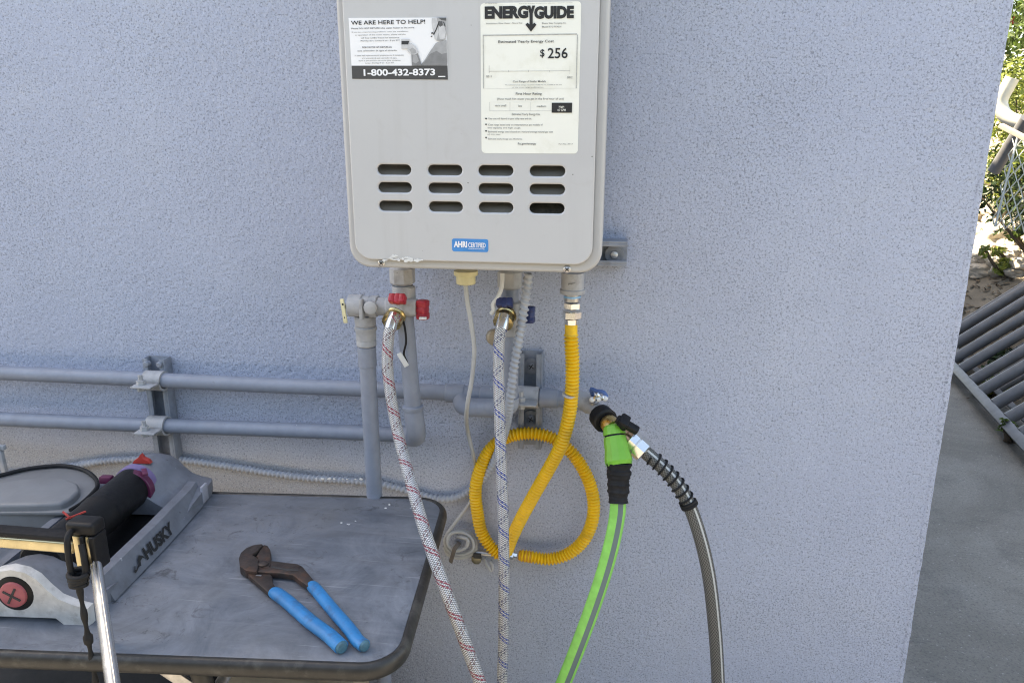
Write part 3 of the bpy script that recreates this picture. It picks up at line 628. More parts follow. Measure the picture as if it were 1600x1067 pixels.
lathe('valve_stem', P(645, 483, YV - .01), (1, -.1, 0), [(0, .007), (.02, .007)], M_FIT, hv, 14)
valve_handle(P(653, 483, YV - .012), (1, -.25, -.02), M_RED, hv, 1.0, (0, 0, 1))
box('chipped_edge', (-.006, -.004, -.002), (.006, .002, .002), M_WHITE, hv, .001, Matrix.Translation(P(661, 497, YV - .026)))
lathe('hose_coupling', P(622, 486, YV - .012), (-.12, -.85, -.42), [(0, .010), (.006, .010), (.008, .0165), (.013, .0172), (.015, .0155), (.022, .0165), (.030, .0160), (.031, .0115), (.037, .0105)], M_BRASS, hv, 20)
# test lever at the left end
lv = box('relief_lever', (-.005, -.0012, -.021), (.005, .0012, .019), M_CREAM, hv, .001, Matrix.Translation(P(537, 485, YV - .02)) @ Matrix.Rotation(math.radians(-35), 4, 'Z') @ Matrix.Rotation(math.radians(-10), 4, 'Y'))
for dz in (.010, -.012): lathe('rivet', P(537 - dz * 120, 485, YV - .0225) + Vector((0, 0, dz)), (0, -1, 0), [(0, .0018), (.0012, .0012)], M_DARK, lv, 8)
lathe('lever_pivot', P(548, 479, YV - .012), ax * -1, [(0, .0125), (.003, .0125), (.005, .006), (.009, .005)], M_STEEL, hv, 14)

rel = thing('relief_pipe', 'straight grey relief pipe dropping from valve to behind table', 'pipe', P(585, 770, YV), 'risers under the heater')
r0 = P(570, 486, YV); r1 = P(585, 772, YV); dn = (r1 - r0).normalized()
tube('pipe', [r0, r1, r1 + dn * .55], RP, M_PIPE, rel, n=20, step=.03)
lathe('reducer', r0 + dn * .008, dn, [(0, .0175), (.015, .0175), (.017, .0155), (.019, .0185), (.023, .0185), (.026, .0168), (.040, .0168), (.0402, .0155), (.044, .0168), (.05, .0165), (.052, RP)], M_FIT, rel, 22)
lathe('coupling', r0 + dn * .060, dn, [(0, RP), (.001, RP + .0017), (.034, RP + .0017), (.035, RP)], M_PIPE, rel, 22)

tagw = thing('wire_tag', 'white tag on a bent dark wire hanging below the hot valve', 'tag', P(630, 562, YV - .03))
tube('wire', [P(629, 496, YV - .02), P(633, 515, YV - .03), P(634.5, 535, YV - .034), P(631, 553, YV - .034), P(636, 566, YV - .033)], .0018, M_RUBBER, tagw, n=8, step=.004)
box('tag_plate', (-.0042, -.001, -.0125), (.0042, .001, .0125), M_WHITE, tagw, .0005, Matrix.Translation(P(629.5, 562, YV - .036)) @ Matrix.Rotation(math.radians(-30), 4, 'Y'))

# ------------------------------------------------------------------ cold side
cold = thing('cold_riser_pipe', 'grey pipe rising to heater behind the blue-flecked hose', 'pipe', P(795, 640, YV), 'risers under the heater')
lathe('union_nut', P(797, 450, YV), (0, 0, 1), [(0, .017), (.003, .0205), (.026, .0205), (.03, .017)], M_FIT, cold, 8)
tube('pipe', [P(797, 446, YV), P(797, 520, YV), P(796.5, 600, YV), P(796, 622, YV)], RP, M_PIPE, cold, n=20, step=.02)
tube('elbow', [P(796, 618, YV), P(795, 632, YV + .004), P(786, 637, YV + .018), P(768, 637, YV + .032), P(750, 636.5, YV + .036)], RP + .0026, M_PIPE, cold, n=20, step=.004)
tube('joining_elbow', [P(753, 636.5, YV + .036), P(735, 636, YV + .038), P(724, 633, YV + .045), P(722, 624, YV + .058), P(724, 617, YP)], RP + .0024, M_PIPE, cold, n=20, step=.004)
cv = thing('cold_water_valve', 'small service valve with two navy blue handles under heater', 'valve', P(792, 490, YV - .02))
lathe('valve_body', P(797, 470, YV), (0, 0, -1), [(0, .0155), (.002, .019), (.026, .019), (.028, .0165), (.055, .0165), (.056, .0155)], M_FIT, cv, 22)
lathe('valve_stem', P(792, 476, YV - .012), (0, -.7, .5), [(0, .008), (.014, .008)], M_FIT, cv, 14)
valve_handle(P(790, 476, YV - .024), (-.05, -.7, .5), M_NAVY, cv, .82, (1, 0, 0))
lathe('valve_stem', P(806, 490, YV - .004), (1, 0, 0), [(0, .007), (.024, .007)], M_FIT, cv, 14)
valve_handle(P(821, 491, YV - .006), (1, -.2, 0), M_NAVY, cv, .84, (0, 0, 1))
lathe('hose_coupling', P(793, 486, YV - .012), (-.10, -.85, -.42), [(0, .010), (.006, .010), (.008, .0165), (.013, .0172), (.015, .0155), (.022, .0165), (.030, .0160), (.031, .0115), (.037, .0105)], M_BRASS, cv, 20)
lathe('port_cap', P(771, 526, YV + .01), (.35, -.8, .1), [(0, .010), (.002, .0135), (.010, .0135), (.012, .011)], simple('aged_brass', (.40, .33, .24), .5, .4, .15), cv, 20)
drn = tube('drain_tube', [P(785, 427, YV - .02), P(784, 448, YV - .024), P(777, 466, YV - .03), P(770, 476, YV - .03), P(771.5, 484, YV - .03), P(767.5, 490, YV - .028)], .0035, M_WHITE, None, n=10, step=.004)
tag(drn, 'thin milky drain tube curling beside the navy handle', 'tube')

cap = thing('cable_gland', 'cream plastic gland under the heater where grey cable enters', 'gland', P(728, 436, YV - .05))
lathe('collar', P(728, 430, YV - .05), (0, 0, 1), [(0, .0175), (.001, .0185), (.007, .0185)], M_CREAM, cap, 24)
lathe('gland_nut', P(728, 444, YV - .05), (0, 0, 1), [(0, .0125), (.0015, .0148), (.014, .0148), (.015, .0148)], M_CREAM, cap, 24)
cab = thing('grey_cable', 'limp grey cable dropping from cream gland to a coil on the wall', 'cable', P(718, 860, -.03))
tube('cable', [P(727.5, 446, YV - .05), P(730, 470, YV - .05), P(737, 510, YV - .05), P(741, 545, YV - .048), P(737.5, 590, YV - .045), P(730, 635, YV - .04), P(731, 675, -.055), P(738, 705, -.045), P(742, 725, -.022), P(748, 752, -.012), P(734, 785, -.014), P(712, 815, -.02), P(700, 832, -.026), P(695, 847, -.028), P(703, 862, -.028), P(722, 866, -.03), P(739, 857, -.03), P(737, 841, -.027), P(721, 831, -.024), P(704, 834, -.030), P(699, 848, -.036), P(709, 859, -.037), P(728, 855, -.036), P(731, 843, -.034), P(715, 838, -.024)], lambda s: .0036 if s < .36 else .0033, M_CABLE, cab, n=10, step=.004)
tube('cable_loop', [P(694, 852, -.017), P(700, 866, -.017), P(720, 871, -.017), P(741, 862, -.017), P(744, 845, -.015), P(732, 831, -.014), P(713, 828, -.014)], .0033, M_CABLE, cab, n=10, step=.004)
hk = thing('wall_hook', 'brown strap hook on the wall holding the cable coil', 'hook', P(712, 868, -.01))
tube('strap', [P(716, 846, -.002), P(716, 850, -.04), P(711, 856, -.046), P(707, 868, -.044), P(704, 878, -.040)], .0042, simple('brown_strap', (.13, .11, .095), .6), hk, n=8, step=.004, flat=(.4, 1))
box('back_plate', (-.007, -.005, -.007), (.007, -.001, .007), M_STRUT, hk, .002, Matrix.Translation(P(716, 848, 0)))

# ------------------------------------------------------------------ spiral conduit
cond = thing('flexible_conduit', 'painted spiral conduit dropping from heater then sagging along the wall', 'conduit', P(700, 778, -.012))
cp = [P(826, 427, YV - .035), P(821, 470, YV - .034), P(812, 525, YV - .03), P(803, 575, YV - .028), P(797, 625, YV - .022), P(787, 680, -.065), P(769, 726, -.030), P(742, 760, -.013), P(712, 777, -.010), P(680, 778, -.010), P(640, 767, -.010), P(590, 755, -.010), P(540, 750, -.010), P(480, 746, -.010), P(420, 738, -.010), P(350, 727, -.010), P(290, 719, -.010), P(230, 717, -.010), P(170, 719, -.010), P(120, 727, -.010), P(60, 738, -.010), P(-20, 745, -.010), P(-200, 750, -.010)]
cs = spline(cp, .0016); vs = []; fs = []; uvs = []; nrm = Vector((0, -1, 0)); n = 12; s = 0
for i, q in enumerate(cs):                        # one continuous spiral rib
    t = (cs[min(i + 1, len(cs) - 1)] - cs[max(i - 1, 0)]).normalized(); nrm = (nrm - t * nrm.dot(t)).normalized(); b = t.cross(nrm)
    if i: s += (q - cs[i - 1]).length
    for k in range(n):
        a = 2 * math.pi * k / n; rr = .0066 + .0017 * math.sin(2 * math.pi * s / .0088 + a); vs.append(q + nrm * math.cos(a) * rr + b * math.sin(a) * rr)
for i in range(len(cs) - 1):
    for k in range(n): fs.append((i * n + k, i * n + (k + 1) % n, (i + 1) * n + (k + 1) % n, (i + 1) * n + k))
mesh_obj('spiral_sleeve', vs, fs, M_COND, cond, True)
for k in range(9):
    q = P(495 + k * 10 + rnd.uniform(-3, 3), 747.5 + .12 * k, -.0175); bm = bmesh.new(); bmesh.ops.create_icosphere(bm, subdivisions=1, radius=rnd.uniform(.0015, .0032))
    for v in bm.verts: v.co = Vector((v.co.x * rnd.uniform(.8, 2), v.co.y * .5, v.co.z * rnd.uniform(.7, 1.2))) + q
    bm_obj('paint_fleck', bm, M_WHITE, cond)

# ------------------------------------------------------------------ yellow gas hose
gas = thing('gas_hose', 'yellow corrugated gas hose looped once against the wall', 'hose', P(790, 868, -.03))
lathe('grey_collar', P(894.5, 459, YV), (0, 0, 1), [(0, .0175), (.001, .0200), (.007, .0200), (.008, .0180), (.034, .0180)], M_FIT, gas, 24)
print_logo = poly_flat('cast_mark', [(P(888 + q[0], 443 + q[1], YV - .0183).x, P(888 + q[0], 443 + q[1], YV - .0183).z) for q in ((0, 0), (11, -1), (11, 0), (6, .6), (6, 2), (5, 2), (5, .8), (1, 1), (1, 2.5), (0, 2.5))][::-1], YV - .0184, M_INKS, gas)
lathe('thread', P(893.5, 470, YV), (0, 0, 1), [(0, .0130), (.012, .0130)], M_STEEL, gas, 20); lathe('blue_seal', P(894, 464.5, YV), (0, 0, 1), [(0, .0137), (.003, .0137)], simple('blue_tape', (.22, .45, .68), .5), gas, 20)
lathe('hex_adapter', P(893.5, 482, YV), (0, 0, 1), [(0, .0130), (.001, .0142), (.009, .0142), (.010, .0130)], M_CHROME, gas, 6); lathe('hex_nut', P(893.5, 498, YV), (0, 0, 1), [(0, .0125), (.0015, .0152), (.0115, .0152), (.013, .0130)], M_CHROME, gas, 6, ref=(1, .4, 0)); lathe('ferrule', P(893, 506, YV), (0, 0, 1), [(0, .0112), (.008, .0118)], M_CHROME, gas, 20)
gp = [P(892.5, 503, YV), P(892.5, 530, YV), P(894.5, 570, YV + .004), P(893.5, 610, YV + .008), P(889, 650, YV + .014), P(878, 692, YV + .022), P(860, 728, -.072), P(836, 770, -.06), P(813, 812, -.048), P(799, 842, -.04), P(791, 861, -.034), P(783, 867, -.030), P(768, 855, -.026), P(753, 832, -.024), P(746, 800, -.024), P(743, 765, -.026), P(750, 733, -.028), P(767, 701, -.030), P(792, 683, -.032), P(825, 677, -.034), P(860, 683, -.034), P(890, 704, -.034), P(914, 738, -.032), P(927, 778, -.03), P(925, 815, -.029), P(911, 845, -.028), P(887, 865, -.027), P(858, 873, -.027), P(832, 870, -.027), P(812, 867, -.027)]
PER = .0062
def corr(s):
    f = (s / PER) % 1.0; c_ = .5 - .5 * math.cos(2 * math.pi * f); return (.0080 + .0040 * c_ ** .7) if s > .02 else .0102
tube('corrugated_sleeve', gp, corr, M_YELLOW, gas, n=16, step=PER / 6)
tp_ = P(891.5, 616, YV - .004); 
lathe('sleeve_band', P(889.5, 619, YV + .009), (P(891, 612, YV + .009) - P(889.5, 619, YV + .009)), [(0, .0124), (.004, .0124)], simple('grey_band', (.45, .45, .45), .5), gas, 20); lathe('end_sleeve', P(830, 870, -.027), P(806, 866.6, -.027) - P(830, 870, -.027), [(0, .0105), (.020, .0095), (.024, .008)], simple('orange_sleeve', (.70, .30, .02), .4), gas, 18)
lathe('end_nut', P(808, 867, -.027), P(790, 864, -.026) - P(808, 867, -.027), [(0, .0052), (.005, .0052), (.006, .0095), (.013, .0095), (.014, .006)], M_CHROME, gas, 6)
gv = thing('gas_stop_valve', 'small dull brass stop valve on the wall beside cable coil', 'valve', P(748, 864, 0))
lathe('valve_body', P(748, 863, .01), (0, -1, 0), [(0, .007), (.012, .007), (.014, .010), (.026, .010), (.028, .006)], simple('dull_brass', (.24, .22, .16), .4, .7, .3), gv, 8); lathe('outlet', P(744, 863, -.016), (1, 0, -.02), [(0, .006), (.045, .006)], M_STEEL, gv, 12)
box('lever', (-.003, -.002, -.006), (.012, .002, .004), M_DARK, gv, .001, Matrix.Translation(P(742, 867, -.024)))
tube('hanging_clip', [P(757, 873, -.004), P(762, 884, -.012), P(768, 892, -.012), P(770, 884, -.010), P(766, 877, -.006)], .0025, simple('cloudy_plastic', (.5, .5, .5), .3), gv, n=8, step=.003)

# ------------------------------------------------------------------ braided hoses
def braided(label, pts, mat, sleeve_pts):
    t = thing('braided_hose', label, 'hose', P(*pts[-1]), 'braided service hoses'); w = [P(*q) for q in pts]
    tube('braid', w, .0089, mat, t, n=18, step=.006); tube('crimp_sleeve', [P(*q) for q in sleeve_pts], .0098, M_CHROME, t, n=18, step=.004); return t
YH = YV - .044
braided('silver braided hose with red tracer flecks crossing in front of table corner', [(616, 497, YH), (609, 515, YH - .012), (606, 540, YH - .02), (605.5, 572, YH - .025), (611, 620, YH - .035), (622, 678, YH - .05), (641, 750, YH - .11), (664, 830, YH - .17), (690, 905, YH - .20), (720, 985, YH - .215), (749, 1063, YH - .22), (785, 1160, YH - .21), (815, 1250, YH - .20)], M_BRAID_R, [(617, 493, YH + .006), (613, 502, YH - .003), (609, 515, YH - .012)])
braided('silver braided hose with blue tracer flecks hanging straight down', [(787, 499, YH), (783, 515, YH - .010), (780, 535, YH - .018), (779, 570, YH - .024), (780.5, 640, YH - .034), (783, 720, YH - .045), (786, 800, YH - .055), (787.5, 900, YH - .06), (786.5, 1000, YH - .062), (784, 1080, YH - .06), (780, 1250, YH - .05)], M_BRAID_B, [(788, 494, YH + .006), (785.5, 504, YH - .003), (783, 515, YH - .010)])

# ------------------------------------------------------------------ hose tap, splitter and garden hoses
tap = thing('hose_tap', 'grey outdoor tap at pipe end with chipped lever handle', 'tap', P(930, 640, -.05))
ta = P(900, 624, YP); tb = P(950, 655, -.075)
tube('tap_body', [ta, P(915, 628, YP - .002), P(925, 635, -.05), P(938, 646, -.062), tb], lambda s: .0165 if s < .03 else .0135 + .002 * (s > .045), M_FIT, tap, n=20, step=.003)
lathe('bonnet', P(928, 634, -.052), (-.02, -.35, 1), [(0, .010), (.012, .009), (.013, .006), (.022, .006)], M_STEEL, tap, 12)
tube('lever', [P(926, 617, -.060), P(924, 608, -.062), P(932, 611, -.068), P(943, 613, -.072), P(948, 620, -.072)], .0035, simple('chipped_blue', (.06, .13, .32), .4), tap, n=10, step=.003)
for k, (px, py) in enumerate(((930, 622), (936, 623), (942, 621), (946, 622), (934, 617), (925, 624))): lathe('flaking_grip', P(px, py, -.07), (rnd.uniform(-.3, .3), -1, .3), [(0, .003), (.003, .0052), (.007, .0045), (.009, .002)], M_WHITE if k % 2 else M_CHROME, tap, 8)
spl = thing('hose_splitter', 'two-way hose splitter with black collar screwed on the tap', 'splitter', P(968, 668, -.1))
d1 = (P(957, 668, -.105) - P(938, 648, -.065)).normalized()
lathe('collar', P(937, 648, -.066), d1, [(0, .016), (.002, .0205), (.022, .0215), (.024, .018)], M_BLACK, spl, 16, auto=30)
lathe('brass_body', P(950, 660, -.088), d1, [(0, .0150), (.012, .0155), (.02, .013)], M_BRASS, spl, 20)
d2 = (P(1000, 700, -.115) - P(968, 670, -.10)).normalized()
lathe('brass_arm', P(955, 662, -.095), d2, [(0, .013), (.030, .0125), (.032, .015), (.042, .015)], simple('copper_brass', (.50, .29, .16), .3, .9, .2), spl, 18)
vh = lathe('shutoff_knob', P(972, 668, -.118), (.35, -.35, .8), [(0, .007), (.010, .008), (.014, .008)], M_BLACK, spl, 12)
box('knob_lever', (-.020, -.007, -.005), (.020, .007, .006), M_BLACK, vh, .003, frame(P(980, 664, -.124), (.80, -.1, -.42), z=(.35, -.4, .8)))
box('knob_lever', (-.010, -.012, -.005), (.006, .012, .008), M_BLACK, vh, .003, frame(P(976, 660, -.122), (.80, -.1, -.42), z=(.35, -.4, .8)))

gh = thing('green_hose', 'lime green garden hose with grey stripe and quick connector', 'hose', P(960, 780, -.15))
g0, g1 = P(958, 664, -.108), P(966, 716, -.135); gd = (g1 - g0).normalized()
cb = lathe('connector_ring', g0, gd, [(0, .0130), (.003, .0165), (.0135, .0185), (.0165, .0185)], M_GREEN, gh, 16, auto=20)
lathe('connector_groove', g0 + gd * .0165, gd, [(0, .0165), (.003, .0165)], M_BLACK, gh, 20)
lathe('connector_body', g0 + gd * .0195, gd, [(0, .0185), (.008, .0195), (.020, .0195), (.034, .0222), (.040, .0225), (.046, .0205)], M_GREEN, gh, 12, auto=15)
s0 = g0 + gd * .062; s1 = P(966, 782, -.158); sd = s1 - s0; L = sd.length
def sleeve_r(q): return (.0200 - .0045 * min(1, q / L)) * (1 + .055 * math.sin(q * 430 + 1.2 * math.sin(q * 160)) + .03 * math.sin(q * 1130))
slv = tube('strain_sleeve', [s0, s0 + sd * .5, s1 + sd.normalized() * .003], sleeve_r, M_RUBBER, gh, n=28, step=.0018)
for v_ in slv.data.vertices: v_.co += Vector((mnoise.noise(v_.co * 160), mnoise.noise(v_.co * 160 + Vector((9, 0, 0))), mnoise.noise(v_.co * 160 + Vector((0, 9, 0))))) * .0016
tube('hose', [P(966, 776, -.157), P(965, 800, -.162), P(958, 840, -.17), P(945, 890, -.18), P(927, 945, -.19), P(905, 1005, -.20), P(880, 1068, -.20), P(845, 1150, -.19), P(800, 1250, -.17)], .0115, M_HOSE_G, gh, n=20, step=.008, n0=(0, -1, 0), flat=(.7, 1.12))

bh = thing('dark_hose', 'dark grey woven hose with white stripe and spring guard', 'hose', P(1075, 775, -.14))
k0 = P(984, 685, -.112); k1 = P(1014, 712, -.122); kd = (k1 - k0).normalized()
lathe('hex_coupling', k0, kd, [(0, .0165), (.001, .0182), (.0125, .0182), (.0135, .0168), (.0145, .0168), (.0155, .0188), (.031, .0188), (.033, .016)], M_CHROME, bh, 8, auto=25)
kp = [P(1008, 706, -.12), P(1030, 725, -.126), P(1055, 752, -.132), P(1075, 785, -.136), P(1093, 835, -.14), P(1107, 895, -.142), P(1116, 970, -.142), P(1121, 1040, -.14), P(1123, 1110, -.138), P(1122, 1250, -.13)]
tube('hose', kp, .0112, M_HOSE_K, bh, n=20, step=.006, n0=(0, -1, 0))
cs = spline(kp[:5], .002); acc = 0; hel = []; nrm = Vector((0, -1, 0))
for i, q in enumerate(cs):
    t = (cs[min(i + 1, len(cs) - 1)] - cs[max(i - 1, 0)]).normalized(); nrm = (nrm - t * nrm.dot(t)).normalized(); b = t.cross(nrm)
    if i: acc += (q - cs[i - 1]).length
    if .010 < acc < .108: 
        for j in range(3):
            a = 2 * math.pi * ((acc + .002 * j / 3) / .0125); hel.append(q + t * (.002 * j / 3) + nrm * math.cos(a) * .0128 + b * math.sin(a) * .0128)
tube('spring_guard', hel, .0017, M_RUBBER, bh, n=8, resample=False)
e0 = [q for q in cs][-1]; acc = 0
for i in range(1, len(cs)):
    acc += (cs[i] - cs[i - 1]).length
    if acc > .104: break
t = (cs[i] - cs[i - 2]).normalized(); lathe('guard_end', cs[i], t, [(0, .0128), (.001, .0146), (.004, .0146), (.0045, .0135), (.006, .0148), (.009, .0146), (.010, .0128)], M_RUBBER, bh, 20)

# ------------------------------------------------------------------ folding table
TZ = P(400, 772, -.13).z
def T2(px, py): p = T(px, py, TZ); return Vector((p.x, p.y))
fa, fb = T2(0, 1013), T2(540, 1033); tu = (fb - fa).normalized(); tn = Vector((-tu.y, tu.x))     # along the front edge / towards the wall
rr_ = (T2(690, 790) + T2(648, 930)) / 2; bk = T2(480, 775)
cr = fa + tu * (rr_ - fa).dot(tu); dpt = (bk - fa).dot(tn); TW = 1.0
TM = frame((cr.x, cr.y, TZ), (tu.x, tu.y, 0), z=(0, 0, 1))                                        # local: x<0 into the table, y>0 towards the wall
table = thing('folding_table', 'small folding table with scuffed grey top and dark rounded rim', 'table', (cr.x - .45, cr.y + dpt / 2, 0))
def outline(e, r): return rrect(-TW - e, -e, e, dpt + e, r, 10)
prism('table_top', outline(0, .045), .016, M_TABLE, table, .0015, TM @ Matrix.Translation((0, 0, -.016)))
rim_pts = [TM @ Vector((x, y, -.011)) for x, y in outline(.004, .049)]; rim_pts.append(rim_pts[0])
tube('rim', rim_pts, .0125, M_RIM, table, n=14, resample=False, caps=False, flat=(1.0, .62), n0=(0, 0, 1))
def leg(x, y, x2, y2):
    a_ = TM @ Vector((x, y, -.02)); b_ = TM @ Vector((x2, y2, 0)); b_.z = .012
    l_ = tube('leg', [a_, b_], .0125, M_RIM, table, n=12, step=.2); lathe('rubber_foot', (b_.x, b_.y, .0005), (0, 0, 1), [(0, .017), (.02, .016), (.024, .0125)], M_RUBBER, l_, 14)
leg(-.28, .05, -.12, .04); leg(-.72, .05, -.88, .04); leg(-.28, dpt - .05, -.12, dpt - .04); leg(-.72, dpt - .05, -.88, dpt - .04)
tube('leg_brace', [TM @ Vector((-.25, .05, -.09)), TM @ Vector((-.25, dpt - .05, -.09))], .008, M_STEEL, table, n=10, step=.1)
box('folding_link', (-.10, -.002, -.009), (.10, .002, .009), M_STEEL, table, .001, TM @ Matrix.Translation((-.30, .045, -.07)) @ Matrix.Rotation(math.radians(38), 4, 'Y'))
for k in range(9):                                 # dried paint crumbs
    px, py = rnd.choice(((605, 778), (600, 793), (630, 800), (545, 822), (640, 790), (362, 1021), (560, 812), (500, 800)));  px += rnd.uniform(-14, 14); py += rnd.uniform(-6, 6)
    q = T(px, py, TZ + .0005); bm = bmesh.new(); bmesh.ops.create_icosphere(bm, subdivisions=1, radius=rnd.uniform(.0008, .0020))
    for v in bm.verts: v.co = Vector((v.co.x * rnd.uniform(.7, 1.8), v.co.y * rnd.uniform(.7, 1.6), v.co.z * .4)) + q
    o = bm_obj('paint_crumb', bm, M_WHITE, None); tag(o, 'tiny dried white paint crumb on the grey table top', 'crumb', 'paint crumbs on the table')

# ------------------------------------------------------------------ slip-joint pliers
pl = thing('slip_joint_pliers', 'long dark steel pliers with bright blue grips lying on table', 'pliers', T(470, 940, TZ))
def pz(q, h): p = T(360 + q[0] / 5.333, 830 + q[1] / 5.333, TZ + h); return p
def plate(name, pts, z0, th, mat, bev=.0015):
    w = [pz(q, z0 + th) for q in pts]; return prism(name, [(p.x, p.y) for p in w], th, mat, pl, bev, Matrix.Translation((0, 0, TZ + z0)))
plate('outer_jaw', [(70, 215), (85, 175), (130, 135), (190, 110), (262, 100), (272, 108), (228, 158), (180, 190), (215, 212), (235, 225), (235, 300), (215, 335), (130, 325), (78, 290)], .003, .013, M_TOOL)
plate('inner_jaw', [(278, 106), (312, 116), (332, 150), (340, 190), (338, 270), (315, 300), (232, 300), (228, 215), (212, 208), (240, 162)], .0035, .010, M_TOOL)
plate('upper_arm', [(330, 240), (560, 268), (600, 288), (700, 408), (712, 440), (655, 462), (575, 405), (520, 362), (420, 345), (210, 335), (215, 300), (330, 290)], .004, .009, M_TOOL)
plate('tongue_slot', [(345, 288), (420, 300), (480, 314), (570, 316), (562, 328), (470, 326), (345, 300)], .0125, .0008, M_DARK, 0)
plate('lower_arm', [(138, 342), (215, 350), (330, 352), (350, 372), (352, 420), (390, 480), (335, 525), (250, 450), (160, 375)], .003, .008, M_TOOL)
lathe('pivot_bolt', pz((275, 275), .0135), (0, 0, 1), [(0, .0075), (.002, .0075), (.0035, .005)], M_TOOL, pl, 18)
box('worn_edge', (-.004, -.001, 0), (.004, .001, .0006), M_STEEL, pl, 0, Matrix.Translation(pz((235, 368), .0112)))
def grip(pts, r):
    o = tube('grip', [pz(q, .0088) for q in pts], lambda s: r * (1.0 if s > .006 else .8 + .2 * s / .006), M_GRIP, pl, n=18, step=.004, flat=(.78, 1.0), n0=(0, 0, 1))
    e = pz(pts[-1], .0088); d = (e - pz(pts[-2], .0088)).normalized(); lathe('grip_end', e, d, [(0, r * .86), (.003, r * .72), (.0035, r * .5)], simple('worn_grip', (.05, .15, .20), .5, 0, .3, 120), o, 14)
grip([(672, 440), (730, 505), (800, 590), (880, 685), (960, 775), (1020, 850), (1062, 910), (1115, 950)], .0088)
grip([(355, 498), (430, 548), (500, 605), (580, 675), (660, 745), (740, 805), (830, 872), (925, 962)], .0098)

# ------------------------------------------------------------------ oscillating sprinkler
O = T(33, 972, TZ); fr = T(335, 771, TZ); nr = T(165, 953, TZ); uax = (fr - nr).normalized()
SM = frame(O, uax.cross(Vector((0, 0, 1))), y=uax)                                                # local: x right, y away, z up
HW = (SM.inverted() @ nr).x
spr = thing('oscillating_sprinkler', 'grey oscillating lawn sprinkler with black spray tube on table', 'sprinkler', O)
def sp(v): return SM @ Vector(v)
def loft(name, profs, mat, parent, auto=40, cap=True):
    n = len(profs[0]); vs = [sp(p) for pr in profs for p in pr]; fs = []
    for i in range(len(profs) - 1):
        for k in range(n): fs.append((i * n + k, (i + 1) * n + k, (i + 1) * n + (k + 1) % n, i * n + (k + 1) % n))
    if cap: fs.append(tuple(range(n))); fs.append(tuple(range(len(profs) * n - 1, (len(profs) - 1) * n - 1, -1)))
    return mesh_obj(name, vs, fs, mat, parent, True, auto=auto)
def arch(y, w=1.0, zs_=1.0, base=0.0, dy=0):
    half = [(HW * .99, 0), (HW, .026), (HW * .82, .030), (HW * .60, .039), (HW * .46, .053), (HW * .34, .068), (HW * .20, .077), (0, .081)]
    pts = [(-x * w, y, max(base, z * zs_)) for x, z in half[:-1]] + [(0, y, .081 * zs_)] + [(x * w, y, max(base, z * zs_)) for x, z in half[:-1][::-1]]
    if base == 0: pts += [(HW * .62 * w, y, 0.0), (HW * .52 * w, y, .009), (-HW * .52 * w, y, .009), (-HW * .62 * w, y, 0.0)]
    return pts
loft('end_plate', [arch(-.001, .985, .965), arch(.004), arch(.010)], M_SPR_END, spr)
loft('end_cover', [arch(.0102, .995, .99), arch(.03, .99, .93), arch(.055, .98, .84), arch(.072, .975, .70)], M_SPR, spr)
kb = lathe('adjuster_socket', sp((0, .001, .044)), -uax, [(0, .0255), (.002, .0250), (.004, .0205)], M_BLACK, spr, 28)
lathe('adjuster_cap', sp((0, -.003, .044)), -uax, [(0, .0180), (.003, .0172), (.004, .015)], M_PINK, kb, 28)
for a_ in (30, 120): box('cross_slot', (-.0125, -.0006, -.0014), (.0125, .0006, .0014), M_DARK, kb, 0, Matrix.Translation(sp((0, -.0074, .044))) @ SM.to_3x3().to_4x4() @ Matrix.Rotation(math.radians(a_), 4, 'Y'))
LN = (SM.inverted() @ fr).y + .02
def rail_prof(y, s, b=0): return [(s * (HW + .003 + b), y, .002), (s * (HW - .0045 + b), y, .020), (s * (HW - .0115 + b), y, .037), (s * (HW - .026 + b), y, .038), (s * (HW - .030 + b), y, .026), (s * (HW - .028 + b), y, .002)][::int(s)]
for s in (1, -1):
    rl = loft('side_rail', [rail_prof(.05, s), rail_prof(.11, s, .001), rail_prof(LN * .5, s, .002), rail_prof(LN * .8, s, 0), rail_prof(LN - .05, s, -.004)], M_SPR, spr)
    if s > 0: RAIL = rl
fh = []                                            # rounded far housing
for y, w, zz in ((LN - .118, .99, .55), (LN - .100, 1.0, .80), (LN - .075, 1.01, .95), (LN - .05, 1.01, 1.0), (LN - .028, .99, .97), (LN - .008, .93, .86), (LN + .008, .80, .66), (LN + .016, .60, .40)): fh.append(arch(y, w, zz))
loft('far_housing', fh, M_SPR, spr)
tubeA = sp((0, .055, .052)); LT = LN - .10 - .055
lathe('spray_tube', tubeA, uax, [(0, .030), (.004, .0335), (.040, .0335), (.041, .0305), (LT * .55, .0305), (LT * .56, .0318), (LT * .60, .0318), (LT * .61, .031), (LT - .012, .0315), (LT, .0315)], M_BLACK, spr, 36)
lathe('end_ring', sp((0, .055 + LT - .003, .052)), uax, [(0, .0315), (.001, .0335), (.014, .0340), (.015, .031)], M_LILAC, spr, 32)
lathe('end_collar', sp((.004, .055 + LT - .016, .050)), uax, [(0, .0316), (.001, .0325), (.012, .0330), (.013, .031)], M_MAGENTA, spr, 32)
box('range_tab', (-.004, -.012, -.002), (.004, .012, .002), M_MAGENTA, spr, .001, SM @ Matrix.Translation((.028, .055 + LT - .012, .083)) @ Matrix.Rotation(.6, 4, 'Z')); box('range_tab', (-.014, -.006, -.006), (.006, .006, .006), M_MAGENTA, spr, .002, SM @ Matrix.Translation((-.034, .055 + LT - .012, .068)))
prism('red_knob', [(-.016, 0), (.016, 0), (.012, .006), (.004, .010), (0, .017), (-.005, .010), (-.012, .006)], .010, M_REDP, spr, .0012, SM @ Matrix.Translation((0, LN - .062, .078)) @ Matrix.Rotation(math.pi / 2, 4, 'X'))
